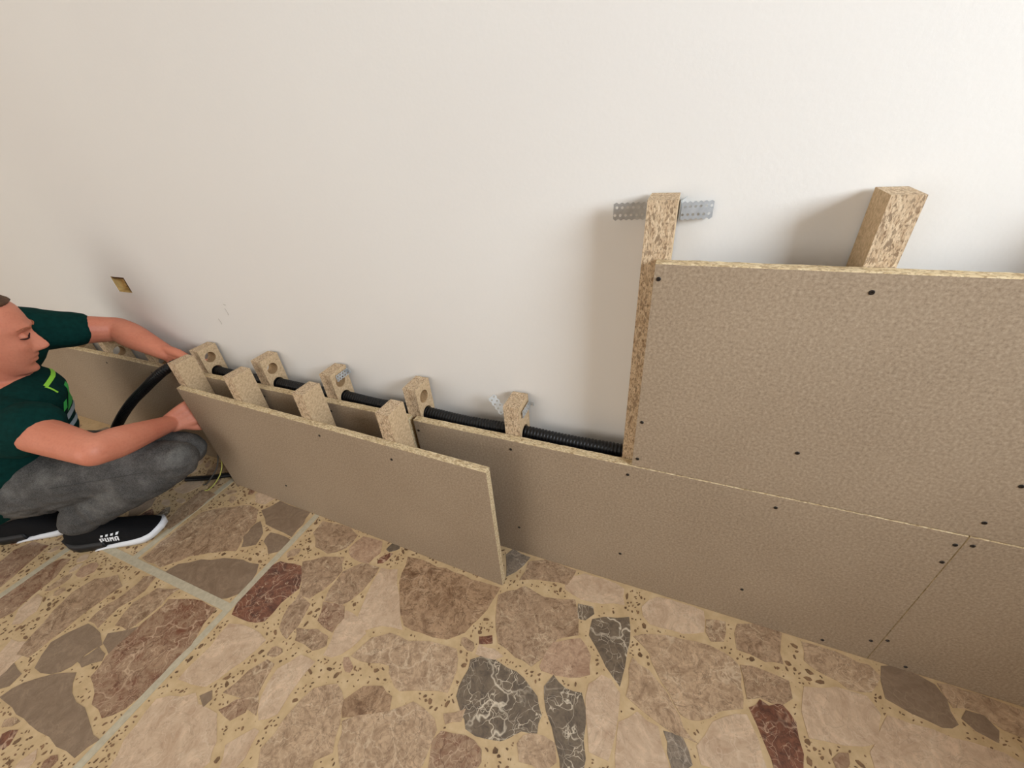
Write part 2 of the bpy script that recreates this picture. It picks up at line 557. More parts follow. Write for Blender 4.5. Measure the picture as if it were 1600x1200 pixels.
# ------------------------------------------------------------------ floor of broken marble set in cement
STONES = [
    ('R', [(-1.135,-0.437),(-1.07,-0.414),(-0.988,-0.41),(-0.984,-0.449),(-0.964,-0.492),(-0.968,-0.591),(-0.975,-0.628),(-1.004,-0.656),(-1.054,-0.649),(-1.073,-0.634),(-1.12,-0.619),(-1.135,-0.58),(-1.134,-0.526),(-1.132,-0.473)]),
    ('T', [(-1.275,-0.72),(-1.258,-0.684),(-1.212,-0.65),(-1.165,-0.63),(-1.125,-0.658),(-1.066,-0.662),(-1.013,-0.676),(-0.968,-0.682),(-0.983,-0.718),(-1.041,-0.721),(-1.142,-0.72),(-1.219,-0.719)]),
    ('T', [(-1.31,-0.611),(-1.298,-0.585),(-1.274,-0.553),(-1.218,-0.556),(-1.181,-0.57),(-1.195,-0.596),(-1.196,-0.622),(-1.223,-0.649),(-1.276,-0.656)]),
    ('T', [(-1.179,-0.576),(-1.15,-0.58),(-1.139,-0.591),(-1.167,-0.614),(-1.195,-0.612)]),
    ('T', [(-1.193,-0.547),(-1.157,-0.528),(-1.14,-0.512),(-1.137,-0.549),(-1.135,-0.575),(-1.179,-0.564)]),
    ('M', [(-1.282,-0.544),(-1.284,-0.502),(-1.271,-0.465),(-1.273,-0.418),(-1.242,-0.407),(-1.229,-0.444),(-1.247,-0.495),(-1.238,-0.546)]),
    ('M', [(-1.199,-0.526),(-1.219,-0.473),(-1.199,-0.427),(-1.138,-0.405),(-1.148,-0.435),(-1.145,-0.471),(-1.157,-0.523)]),
    ('R', [(-1.607,-0.597),(-1.607,-0.549),(-1.607,-0.498),(-1.588,-0.468),(-1.561,-0.459),(-1.533,-0.509),(-1.529,-0.556),(-1.517,-0.604),(-1.528,-0.626)]),
    ('M', [(-1.421,-0.518),(-1.407,-0.472),(-1.358,-0.441),(-1.306,-0.458),(-1.316,-0.507),(-1.323,-0.559),(-1.324,-0.605),(-1.325,-0.649),(-1.36,-0.656),(-1.384,-0.616),(-1.407,-0.564)]),
    ('P', [(-1.391,-0.693),(-1.42,-0.645),(-1.378,-0.636),(-1.347,-0.657),(-1.339,-0.685),(-1.337,-0.713)]),
    ('T', [(-1.336,-0.698),(-1.34,-0.672),(-1.294,-0.678),(-1.289,-0.7),(-1.303,-0.71)]),
    ('R', [(-1.763,-0.559),(-1.779,-0.502),(-1.759,-0.462),(-1.693,-0.456),(-1.682,-0.493),(-1.663,-0.547),(-1.654,-0.58),(-1.652,-0.599)]),
    ('T', [(-1.23,-0.396),(-1.216,-0.355),(-1.165,-0.323),(-1.074,-0.291),(-0.991,-0.278),(-0.974,-0.3),(-0.957,-0.342),(-0.988,-0.378),(-1.023,-0.384),(-1.14,-0.386)]),
    ('M', [(-1.345,-0.377),(-1.35,-0.323),(-1.342,-0.251),(-1.336,-0.203),(-1.28,-0.165),(-1.207,-0.131),(-1.161,-0.135),(-1.129,-0.171),(-1.118,-0.227),(-1.095,-0.268),(-1.151,-0.291),(-1.213,-0.324),(-1.26,-0.378)]),
    ('T', [(-1.146,-0.131),(-1.119,-0.083),(-0.988,-0.087),(-0.975,-0.128),(-0.973,-0.174),(-1.086,-0.165)]),
    ('T', [(-1.12,-0.194),(-1.114,-0.166),(-1.071,-0.195),(-1.056,-0.231),(-1.089,-0.25),(-1.115,-0.222)]),
    ('T', [(-1.036,-0.216),(-1.044,-0.186),(-0.99,-0.184),(-0.97,-0.185),(-0.971,-0.226),(-0.991,-0.24)]),
    ('M', [(-1.375,-0.28),(-1.366,-0.213),(-1.367,-0.134),(-1.434,-0.135),(-1.431,-0.215),(-1.413,-0.284)]),
    ('K', [(-0.949,-0.284),(-0.935,-0.251),(-0.867,-0.242),(-0.822,-0.294),(-0.838,-0.338),(-0.839,-0.386),(-0.878,-0.4),(-0.932,-0.402),(-0.952,-0.36),(-0.951,-0.326)]),
    ('P', [(-0.913,-0.499),(-0.917,-0.425),(-0.853,-0.414),(-0.798,-0.421),(-0.811,-0.472),(-0.844,-0.536),(-0.878,-0.544),(-0.917,-0.549)]),
    ('P', [(-0.923,-0.594),(-0.852,-0.557),(-0.827,-0.569),(-0.774,-0.566),(-0.731,-0.597),(-0.714,-0.624),(-0.729,-0.65),(-0.817,-0.683),(-0.889,-0.707),(-0.913,-0.662)]),
    ('R', [(-0.772,-0.557),(-0.754,-0.534),(-0.726,-0.523),(-0.718,-0.541),(-0.735,-0.56)]),
    ('T', [(-0.836,-0.555),(-0.822,-0.541),(-0.81,-0.55),(-0.813,-0.564)]),
    ('P', [(-0.715,-0.456),(-0.688,-0.417),(-0.647,-0.417),(-0.654,-0.475),(-0.649,-0.516),(-0.676,-0.538),(-0.705,-0.507)]),
    ('P', [(-0.703,-0.594),(-0.673,-0.556),(-0.661,-0.556),(-0.653,-0.593),(-0.656,-0.615),(-0.681,-0.625)]),
    ('L', [(-0.631,-0.571),(-0.623,-0.545),(-0.622,-0.506),(-0.607,-0.458),(-0.567,-0.434),(-0.533,-0.452),(-0.514,-0.485),(-0.495,-0.526),(-0.52,-0.547),(-0.511,-0.567),(-0.605,-0.603)]),
    ('M', [(-0.776,-0.483),(-0.756,-0.452),(-0.733,-0.453),(-0.722,-0.504),(-0.691,-0.535),(-0.748,-0.523),(-0.793,-0.531)]),
    ('M', [(-0.787,-0.384),(-0.806,-0.339),(-0.807,-0.308),(-0.76,-0.317),(-0.749,-0.365),(-0.75,-0.398)]),
    ('M', [(-0.87,-0.228),(-0.825,-0.198),(-0.769,-0.179),(-0.746,-0.214),(-0.756,-0.271),(-0.772,-0.302),(-0.803,-0.307)]),
    ('M', [(-0.738,-0.215),(-0.706,-0.179),(-0.654,-0.172),(-0.652,-0.209),(-0.665,-0.264),(-0.681,-0.288),(-0.728,-0.293),(-0.737,-0.268)]),
    ('P', [(-0.643,-0.171),(-0.6,-0.16),(-0.578,-0.196),(-0.535,-0.243),(-0.498,-0.286),(-0.551,-0.294),(-0.581,-0.316),(-0.618,-0.296),(-0.636,-0.229)]),
    ('B', [(-0.592,-0.118),(-0.521,-0.115),(-0.45,-0.118),(-0.371,-0.117),(-0.318,-0.114),(-0.324,-0.15),(-0.337,-0.201),(-0.354,-0.24),(-0.386,-0.267),(-0.449,-0.274),(-0.496,-0.275),(-0.542,-0.227),(-0.571,-0.187)]),
    ('I', [(-0.771,-0.149),(-0.758,-0.105),(-0.697,-0.101),(-0.68,-0.133),(-0.69,-0.17),(-0.747,-0.168)]),
    ('M', [(-0.918,-0.1),(-0.819,-0.093),(-0.782,-0.106),(-0.786,-0.151),(-0.823,-0.182),(-0.872,-0.176),(-0.914,-0.142)]),
    ('R', [(-0.729,-0.3),(-0.671,-0.291),(-0.652,-0.313),(-0.656,-0.348),(-0.707,-0.339)]),
    ('M', [(-0.746,-0.372),(-0.694,-0.359),(-0.661,-0.361),(-0.649,-0.378),(-0.672,-0.396),(-0.724,-0.394)]),
    ('P', [(-0.658,-0.298),(-0.62,-0.302),(-0.577,-0.325),(-0.59,-0.361),(-0.616,-0.391),(-0.637,-0.394),(-0.641,-0.364)]),
    ('L', [(-0.572,-0.375),(-0.552,-0.327),(-0.518,-0.304),(-0.466,-0.306),(-0.416,-0.288),(-0.355,-0.281),(-0.335,-0.317),(-0.333,-0.361),(-0.376,-0.372),(-0.43,-0.392),(-0.457,-0.38),(-0.477,-0.36),(-0.523,-0.372)]),
    ('B', [(-0.531,-0.451),(-0.506,-0.416),(-0.47,-0.402),(-0.441,-0.409),(-0.431,-0.431),(-0.48,-0.457),(-0.512,-0.473)]),
    ('L', [(-0.507,-0.479),(-0.425,-0.432),(-0.39,-0.403),(-0.336,-0.411),(-0.322,-0.425),(-0.322,-0.451),(-0.32,-0.478),(-0.327,-0.497),(-0.45,-0.544),(-0.488,-0.513)]),
    ('R', [(-0.317,-0.442),(-0.308,-0.423),(-0.263,-0.414),(-0.226,-0.421),(-0.219,-0.436),(-0.226,-0.459),(-0.3,-0.487)]),
    ('G', [(-0.311,-0.29),(-0.286,-0.271),(-0.229,-0.278),(-0.191,-0.283),(-0.154,-0.303),(-0.136,-0.329),(-0.135,-0.359),(-0.165,-0.366),(-0.185,-0.385),(-0.196,-0.393),(-0.222,-0.399),(-0.265,-0.4),(-0.286,-0.38),(-0.307,-0.36),(-0.309,-0.326)]),
    ('P', [(-0.306,-0.254),(-0.273,-0.252),(-0.249,-0.257),(-0.265,-0.269),(-0.305,-0.273)]),
    ('K', [(-0.313,-0.238),(-0.29,-0.227),(-0.283,-0.24),(-0.307,-0.25)]),
    ('M', [(-0.31,-0.133),(-0.257,-0.09),(-0.205,-0.102),(-0.131,-0.082),(-0.112,-0.126),(-0.104,-0.158),(-0.147,-0.181),(-0.161,-0.221),(-0.182,-0.252),(-0.221,-0.247),(-0.267,-0.234),(-0.292,-0.19)]),
    ('I', [(-0.163,-0.247),(-0.149,-0.194),(-0.097,-0.165),(-0.068,-0.192),(-0.062,-0.226),(-0.099,-0.244),(-0.156,-0.253)]),
    ('G', [(-0.142,-0.282),(-0.13,-0.256),(-0.101,-0.271),(-0.069,-0.267),(-0.051,-0.312),(-0.038,-0.387),(-0.073,-0.401),(-0.095,-0.358),(-0.124,-0.32)]),
    ('H', [(-0.335,-0.022),(-0.324,-0.0),(-0.274,-0.009),(-0.295,-0.057),(-0.312,-0.077)]),
    ('P', [(-0.158,-0.026),(-0.121,-0.007),(-0.047,-0.007),(-0.024,-0.014),(-0.017,-0.053),(-0.09,-0.07),(-0.135,-0.068),(-0.157,-0.061)]),
    ('M', [(-0.27,-0.021),(-0.231,-0.004),(-0.148,-0.006),(-0.16,-0.049),(-0.209,-0.054),(-0.275,-0.077)]),
    ('G', [(-0.118,-0.089),(-0.086,-0.085),(-0.081,-0.099),(-0.095,-0.117),(-0.111,-0.12)]),
    ('L', [(-0.318,-0.396),(-0.283,-0.375),(-0.283,-0.395),(-0.307,-0.408)]),
    ('L', [(-0.161,-0.387),(-0.142,-0.365),(-0.098,-0.363),(-0.088,-0.387),(-0.105,-0.407),(-0.148,-0.409)]),
    ('G', [(-0.078,-0.114),(-0.001,-0.081),(0.007,-0.135),(0.005,-0.184),(0.002,-0.224),(-0.031,-0.197),(-0.056,-0.168),(-0.076,-0.15)]),
    ('M', [(0.167,-0.027),(0.204,-0.018),(0.199,-0.061),(0.176,-0.069),(0.167,-0.053)]),
    ('M', [(0.232,-0.014),(0.278,0.003),(0.317,-0.004),(0.308,-0.046),(0.312,-0.067),(0.28,-0.074),(0.229,-0.069),(0.226,-0.036)]),
    ('P', [(0.027,-0.043),(0.057,-0.01),(0.113,-0.007),(0.157,-0.008),(0.158,-0.056),(0.116,-0.073),(0.049,-0.077),(0.032,-0.064)]),
    ('L', [(0.017,-0.119),(0.089,-0.092),(0.144,-0.086),(0.202,-0.089),(0.228,-0.105),(0.228,-0.141),(0.23,-0.181),(0.188,-0.2),(0.152,-0.229),(0.122,-0.231),(0.099,-0.201),(0.07,-0.169),(0.055,-0.142)]),
    ('L', [(0.021,-0.164),(0.057,-0.178),(0.09,-0.204),(0.116,-0.235),(0.139,-0.263),(0.151,-0.267),(0.11,-0.267),(0.046,-0.249),(0.02,-0.239)]),
    ('P', [(-0.056,-0.246),(-0.036,-0.221),(-0.017,-0.223),(0.004,-0.241),(0.006,-0.306),(0.002,-0.349),(-0.033,-0.349),(-0.049,-0.296)]),
    ('H', [(0.094,-0.273),(0.126,-0.272),(0.142,-0.303),(0.113,-0.324),(0.104,-0.301)]),
    ('K', [(0.28,-0.162),(0.3,-0.149),(0.321,-0.173),(0.326,-0.217),(0.322,-0.251),(0.28,-0.267),(0.267,-0.222),(0.246,-0.177),(0.265,-0.156)]),
    ('M', [(0.234,-0.102),(0.278,-0.098),(0.318,-0.101),(0.32,-0.13),(0.302,-0.146),(0.266,-0.148),(0.243,-0.16),(0.239,-0.124)]),
    ('L', [(0.358,-0.008),(0.399,-0.008),(0.438,-0.012),(0.472,-0.013),(0.487,-0.029),(0.463,-0.065),(0.425,-0.073),(0.39,-0.061),(0.357,-0.046)]),
    ('P', [(0.349,-0.101),(0.405,-0.082),(0.453,-0.079),(0.468,-0.104),(0.456,-0.151),(0.396,-0.177),(0.343,-0.187),(0.338,-0.148)]),
    ('P', [(0.153,-0.272),(0.18,-0.226),(0.219,-0.198),(0.237,-0.192),(0.254,-0.227),(0.265,-0.266),(0.215,-0.291),(0.161,-0.296)]),
    ('P', [(0.013,-0.288),(0.043,-0.26),(0.081,-0.27),(0.103,-0.318),(0.103,-0.334),(0.021,-0.365)]),
    ('T', [(0.498,-0.008),(0.533,-0.002),(0.579,-0.012),(0.589,-0.034),(0.592,-0.072),(0.565,-0.086),(0.524,-0.079),(0.489,-0.069)]),
    ('T', [(0.618,-0.044),(0.641,-0.043),(0.653,-0.06),(0.645,-0.08),(0.62,-0.072),(0.606,-0.06)]),
    ('L', [(0.588,-0.007),(0.626,-0.005),(0.674,-0.006),(0.723,-0.009),(0.703,-0.055),(0.662,-0.053),(0.637,-0.037),(0.599,-0.044)]),
    ('P', [(0.484,-0.101),(0.551,-0.1),(0.598,-0.099),(0.644,-0.097),(0.682,-0.102),(0.671,-0.127),(0.441,-0.215),(0.439,-0.174)]),
]


JOINTS = [(-0.965, -0.947, -1.2, 0.0), (-1.381, -1.361, -0.385, 0.0), (-1.624, -1.604, -1.2, -0.405), (-2.4, -0.965, -0.405, -0.385), (-1.80, -1.78, -0.385, 0.0)]


def build_floor():
    zt, zm = 0.0, -0.0012
    bm = bmesh.new()
    bm_box(bm, XL - .15, XR + .2, YB - .15, YW + .12, -0.06, zm)
    fl = tag(from_bm('floor', bm, [M_MATRIX]), 'broken marble floor of beige, taupe and rust pieces in cement', None, None, 'structure')
    rnd = random.Random(11)
    # occupancy raster, 4 mm cells
    gx0, gy0, cs = -3.0, -1.9, 0.004
    nx, ny = int(4.2 / cs), int(2.0 / cs)
    occ = np.zeros((ny, nx), bool)
    YY, XX = np.mgrid[0:ny, 0:nx]
    XX = gx0 + (XX + .5) * cs
    YY = gy0 + (YY + .5) * cs
    occ[YY > -0.004] = True

    def cells(poly, grow=0.0):
        P = np.array(poly)
        c = P.mean(0)
        if grow:
            d = P - c
            P = c + d * (1 + grow / np.maximum(np.linalg.norm(d, axis=1), 1e-6))[:, None]
        i0, i1 = max(int((P[:, 0].min() - gx0) / cs), 0), min(int((P[:, 0].max() - gx0) / cs) + 2, nx)
        j0, j1 = max(int((P[:, 1].min() - gy0) / cs), 0), min(int((P[:, 1].max() - gy0) / cs) + 2, ny)
        if i1 <= i0 or j1 <= j0:
            return None
        X, Y = XX[j0:j1, i0:i1], YY[j0:j1, i0:i1]
        ins = np.zeros(X.shape, bool)
        n = len(P)
        for a in range(n):
            x1, y1 = P[a]
            x2, y2 = P[(a + 1) % n]
            if y1 == y2:
                continue
            ins ^= ((Y < y1) != (Y < y2)) & (X < (x2 - x1) * (Y - y1) / (y2 - y1) + x1)
        return (slice(j0, j1), slice(i0, i1)), ins

    def rough_edge(poly, amp):
        out = []
        n = len(poly)
        for a in range(n):
            p, q = np.array(poly[a]), np.array(poly[(a + 1) % n])
            L = np.linalg.norm(q - p)
            out.append(p)
            m = 1 if L > 0.03 else 0
            m = 2 if L > 0.07 else m
            for s in range(m):
                t = (s + 1) / (m + 1)
                nrm = np.array([-(q - p)[1], (q - p)[0]]) / max(L, 1e-6)
                out.append(p + (q - p) * t + nrm * rnd.uniform(-amp, amp))
        return out

    def stone(poly, m, h=0.0):
        bm = bmesh.new()
        top = [bm.verts.new((x, y, zt + h)) for x, y in poly]
        bot = [bm.verts.new((x, y, zm - .002)) for x, y in poly]
        idx = tessellate_polygon([[Vector((x, y, 0)) for x, y in poly]])
        for t in idx:
            try:
                bm.faces.new([top[i] for i in t])
            except ValueError:
                pass
        n = len(poly)
        for a in range(n):
            bm.faces.new((top[a], top[(a + 1) % n], bot[(a + 1) % n], bot[a]))
        o = from_bm('stone', bm, [m], fl)
        for p in o.data.polygons:
            if abs(p.normal.z) > .5 and p.normal.z < 0:
                p.flip()
        return o

    count = 0
    for cls, poly in STONES:
        P_ = np.array(poly)
        d_ = P_ - P_.mean(0)
        P_ = P_.mean(0) + d_ * (1 + .003 / np.maximum(np.linalg.norm(d_, axis=1), 1e-6))[:, None]
        poly = rough_edge([tuple(q) for q in P_], 0.004)
        stone(poly, ST[cls], rnd.uniform(-.0004, 0))
        r = cells(poly, 0.005)
        if r:
            occ[r[0]] |= r[1]
        count += 1
    for x0, x1, y0, y1 in JOINTS:
        occ[(XX > x0 - .004) & (XX < x1 + .004) & (YY > y0 - .004) & (YY < y1 + .004)] = True
        bm = bmesh.new()
        bm_box(bm, x0, x1, y0, y1, zm - .001, -.0001)
        from_bm('joint_strip', bm, [M_JOINT], fl)

    def blob(cx, cy, r, el, ang, n):
        out = []
        for a in range(n):
            t = 2 * PI * (a + rnd.uniform(-.3, .3)) / n
            rr = r * rnd.uniform(.72, 1.1)
            x, y = rr * math.cos(t) * el, rr * math.sin(t) / el
            out.append((cx + x * math.cos(ang) - y * math.sin(ang), cy + x * math.sin(ang) + y * math.cos(ang)))
        return out

    def visible(x, y):          # part of the floor that the photograph shows
        return y > -0.80 + max(0, (x + 1.1)) * 0.385 - max(0, -1.2 - x) * -0.25 and x < .72 and x > -1.95

    pool = 'MMLLPPPTTRIBHGMLPK'
    plan = [(0.026, 0.045, 5000, True, 80), (0.014, 0.024, 7000, True, 60), (0.085, 0.115, 900, False, 60), (0.05, 0.075, 1500, False, 90)]
    for r0, r1, tries, vis, cap in plan:
        start = count
        for _ in range(tries):
            if count >= 294 or count - start >= cap:
                break
            x, y = rnd.uniform(-2.8, 1.1), rnd.uniform(-1.75, -0.01)
            if vis != visible(x, y):
                continue
            jx, jy = int((x - gx0) / cs), int((y - gy0) / cs)
            if occ[jy, jx]:
                continue
            poly = blob(x, y, rnd.uniform(r0, r1), rnd.uniform(1.0, 1.5), rnd.uniform(0, PI), rnd.randint(6, 9))
            r = cells(poly, 0.004)
            if r is None or (occ[r[0]] & r[1]).any():
                continue
            occ[r[0]] |= r[1]
            stone(rough_edge(poly, .003), ST[rnd.choice(pool)], rnd.uniform(-.0004, 0))
            count += 1
    # the rest of the floor, beyond what the photograph shows: joined pieces
    keys = sorted(ST)
    bm = bmesh.new()
    for r0, r1, tries in ((.075, .115, 2500), (.04, .07, 5000), (.02, .035, 7000)):
        for _ in range(tries):
            x, y = rnd.uniform(-2.85, 1.15), rnd.uniform(-1.78, -0.01)
            if visible(x, y) or occ[int((y - gy0) / cs), int((x - gx0) / cs)]:
                continue
            poly = blob(x, y, rnd.uniform(r0, r1), rnd.uniform(1.0, 1.5), rnd.uniform(0, PI), rnd.randint(6, 9))
            r = cells(poly, 0.004)
            if r is None or (occ[r[0]] & r[1]).any():
                continue
            occ[r[0]] |= r[1]
            mi = keys.index(rnd.choice(pool))
            n = len(poly)
            top = [bm.verts.new((a, b, zt - .0002)) for a, b in poly]
            bot = [bm.verts.new((a, b, zm - .001)) for a, b in poly]
            bm.faces.new(top).material_index = mi
            for a in range(n):
                bm.faces.new((top[a], top[(a + 1) % n], bot[(a + 1) % n], bot[a])).material_index = mi
    rest = from_bm('marble_pieces', bm, [ST[q] for q in keys], fl)
    rest['kind'] = 'stuff'
    # the countless small chips in the cement
    bm = bmesh.new()
    k = 0
    for _ in range(40000):
        if k > 2200:
            break
        x, y = rnd.uniform(-2.2, 1.0), rnd.uniform(-1.1, -0.01)
        if not visible(x, y):
            continue
        poly = blob(x, y, rnd.choice((.0018, .0018, .0025, .0035, .006)), rnd.uniform(1, 1.6), rnd.uniform(0, PI), 6)
        r = cells(poly, 0.002)
        if r is None or not r[1].any() or (occ[r[0]] & r[1]).any():
            continue
        occ[r[0]] |= r[1]
        top = [bm.verts.new((a, b, zt - .0002)) for a, b in poly]
        bot = [bm.verts.new((a, b, zm - .001)) for a, b in poly]
        bm.faces.new(top)
        for a in range(6):
            bm.faces.new((top[a], top[(a + 1) % 6], bot[(a + 1) % 6], bot[a]))
        k += 1
    ch = from_bm('marble_chips', bm, [M_CHIPS], fl)
    ch['kind'] = 'stuff'


build_floor()

# ------------------------------------------------------------------ chipboard lining
H = 0.403            # low lining height
TP = 0.018           # board thickness
SW, SD = 0.036, 0.060


def screw_mesh():
    bm = bmesh.new()
    prof = [(.0034, .002), (.0034, -.0005), (.0028, -.0011), (.0012, -.0011), (.0009, -.0003)]
    rings = [[bm.verts.new((r * math.cos(2 * PI * j / 12), y, r * math.sin(2 * PI * j / 12))) for j in range(12)] for r, y in prof]
    for a, b in zip(rings, rings[1:]):
        for j in range(12):
            bm.faces.new((a[j], a[(j + 1) % 12], b[(j + 1) % 12], b[j]))
    bm.faces.new(rings[0])
    bm.faces.new(rings[-1])
    bmesh.ops.recalc_face_normals(bm, faces=bm.faces)
    me = bpy.data.meshes.new('screw')
    bm.to_mesh(me)
    bm.free()
    me.materials.append(M_SCREW)
    return me


SCREW = screw_mesh()


def board(name, x0, x1, z0, z1, label, screws=(), t=TP, loc=None, rotz=0.0, ragged=0.0008, seed=1):
    """chipboard sheet standing upright, front face at local y = 0; origin at the lower left corner"""
    rnd = random.Random(seed)
    w, h = x1 - x0, z1 - z0
    bm = bmesh.new()
    n = max(2, int(w / .012))
    fr, bk = [], []
    xs = [w * i / n for i in range(n + 1)]
    top_f = [bm.verts.new((x, 0.0008 + rnd.uniform(0, ragged), h - rnd.uniform(0, ragged))) for x in xs]
    top_b = [bm.verts.new((x, t, h - rnd.uniform(0, ragged))) for x in xs]
    sub_f = [bm.verts.new((x, 0, h - .0022)) for x in xs]
    bot_f = [bm.verts.new((x, 0, 0)) for x in xs]
    bot_b = [bm.verts.new((x, t, 0)) for x in xs]
    for i in range(n):
        for a, b, mi in ((bot_f, sub_f, 0), (sub_f, top_f, 1), (top_f, top_b, 1), (top_b, bot_b, 0), (bot_b, bot_f, 1)):
            f = bm.faces.new((a[i], a[i + 1], b[i + 1], b[i]))
            f.material_index = mi
    for i in (0, n):
        f = bm.faces.new((bot_f[i], sub_f[i], top_f[i], top_b[i], bot_b[i]))
        f.material_index = 1
    o = from_bm(name, bm, [M_PANEL, M_PANEL_EDGE], None, loc or (x0, 0, z0), (0, 0, rotz))
    tag(o, label, 'board')
    for sx, sz in screws:
        s = bpy.data.objects.new('screw', SCREW)
        COL.objects.link(s)
        s.parent = o
        s.location = (sx - x0, 0, sz - z0)
    return o


board('chipboard_sheet', -0.5565, 0.4725, 0, H, 'long low chipboard panel from behind the loose panel to the seam at right',
      [(-.548, .372), (-.302, .376), (-.045, .376), (.217, .374), (.4664, .333), (.217, .111), (-.042, .115), (-.300, .105), (.390, .0174), (.4588, .065), (.4655, .378)], seed=1)
board('chipboard_sheet', 0.4745, 1.22, 0, H, 'low chipboard panel right of the diagonal-looking seam, cut by the picture edge',
      [(.4843, .384), (.4804, .081), (.533, .0124), (.75, .37)], seed=2)
board('chipboard_sheet', -2.60, -0.571, 0, H, 'low chipboard panel along the wall behind the crouching man and the loose panel',
      [(-.580, .372), (-1.346, .372), (-1.077, .374), (-.826, .373), (-1.61, .37), (-1.87, .37)], seed=3)
board('chipboard_sheet', -0.0395, 0.99, H + .0015, 0.8086, 'large upper chipboard panel fixed over the low one at right',
      [(-.0327, .7845), (.2244, .782), (-.0305, .5147), (-.0302, .4239), (.2161, .5066), (.4761, .4365), (.4816, .517), (.48, .78)], seed=4)

# loose front panel with its own studs
FX0, FX1 = -1.341, -0.312
FY0, FY1 = -0.0735, -0.1060
F_ANG = math.atan2(FY1 - FY0, FX1 - FX0)
FL = math.hypot(FX1 - FX0, FY1 - FY0)
front = board('chipboard_sheet', 0, FL, 0, H, 'loose chipboard panel standing on the floor in front of the lining', [(.56, .372), (.30, .10), (.78, .36)], t=.016,
              loc=(FX0, FY0, 0), rotz=F_ANG, seed=5)


def stud(x0, y0, h, label, group, w=SW, d=SD, holes=(), rotz=0.0, seed=0):
    """chipboard stud: smooth sides (x), coarse sawn front; holes = (y, z, r) bored through along x"""
    rnd = random.Random(seed)
    bm = bmesh.new()
    hw, hd = w / 2, d / 2
    outer = [(-hd, 0), (hd, 0), (hd, h), (-hd, h)]
    loops = [outer]
    for (hy, hz, r) in holes:
        loops.append([(hy - hd + r * math.cos(2 * PI * j / 24), hz + r * math.sin(2 * PI * j / 24)) for j in range(24)])
    flat = [p for lp in loops for p in lp]
    tris = tessellate_polygon([[Vector((p[0], p[1], 0)) for p in lp] for lp in loops])
    side = []
    for sx in (-hw, hw):
        vs = [bm.verts.new((sx, p[0], p[1])) for p in flat]
        for t in tris:
            f = bm.faces.new([vs[i] for i in t])
            f.material_index = 0
        side.append(vs)
    k = 0
    for li, lp in enumerate(loops):
        n = len(lp)
        for a in range(n):
            f = bm.faces.new((side[0][k + a], side[0][k + (a + 1) % n], side[1][k + (a + 1) % n], side[1][k + a]))
            f.material_index = 1 if li == 0 else 2
        k += n
    o = from_bm('chipboard_stud', bm, [M_STUD, M_STUD_EDGE, M_BORE], None, (x0 + w / 2, y0 + d / 2, 0), (0, 0, rotz))
    return tag(o, label, 'stud', group)


HOLES = [(.0275, .444, .0165), (.0275, .394, .0185), (.0275, .338, .0165)]
G1 = 'short bored studs between the wall and the low lining'
stud(-1.364, TP + .001, .477, 'short bored chipboard stud by the wall, nearest the man on this side', G1, holes=HOLES, seed=1)
stud(-1.096, TP + .001, .480, 'short bored chipboard stud by the wall with an empty upper hole, second after the man', G1, holes=HOLES, seed=2)
stud(-0.844, TP + .001, .476, 'short bored chipboard stud by the wall with a steel strap on its right face only', G1, holes=HOLES, seed=3)
stud(-0.582, TP + .001, .478, 'short bored chipboard stud by the wall, just left of where the ribbed conduit lies open', G1, holes=HOLES, seed=4)
stud(-0.320, TP + .001, .479, 'short chipboard stud by the wall with a steel strap bent out on its left', G1, holes=[HOLES[1], HOLES[2]], seed=5)
stud(-1.630, TP + .001, .440, 'short chipboard stud under the man\'s reaching forearm', G1, holes=[HOLES[1]], seed=6)
stud(-1.892, TP + .001, .477, 'bored chipboard stud with two bright see-through holes under the man\'s elbow', G1, holes=HOLES, seed=7)
stud(-2.150, TP + .001, .477, 'bored chipboard stud farthest left, beside the man\'s far sleeve', G1, holes=HOLES, seed=8)
G2 = 'tall studs behind the upper panel'
stud(-0.0615, TP + .001, .8895, 'tall chipboard stud with a perforated steel strap at its top', G2, w=.0405, holes=[HOLES[1]], seed=9)
stud(0.2113, TP + .001, .8925, 'tall plain chipboard stud rising above the upper panel at right', G2, w=.034, holes=[HOLES[1]], seed=10)
stud(0.4650, TP + .001, .8925, 'tall chipboard stud just beyond the right picture edge', G2, w=.034, holes=[HOLES[1]], seed=11)
G3 = 'studs fixed behind the loose front panel'
for i, (sx, lab) in enumerate(((-1.349, 'stud behind the loose panel at its left end, nearest the man'), (-1.103, 'second stud from the man behind the loose panel'),
                               (-0.8435, 'third stud from the man behind the loose panel'), (-0.5855, 'stud behind the loose panel nearest its free right end'))):
    yb = FY0 + (sx - FX0) * math.tan(F_ANG) + .0165
    stud(sx, yb, .4765, lab, G3, d=.056, rotz=F_ANG, seed=20 + i)

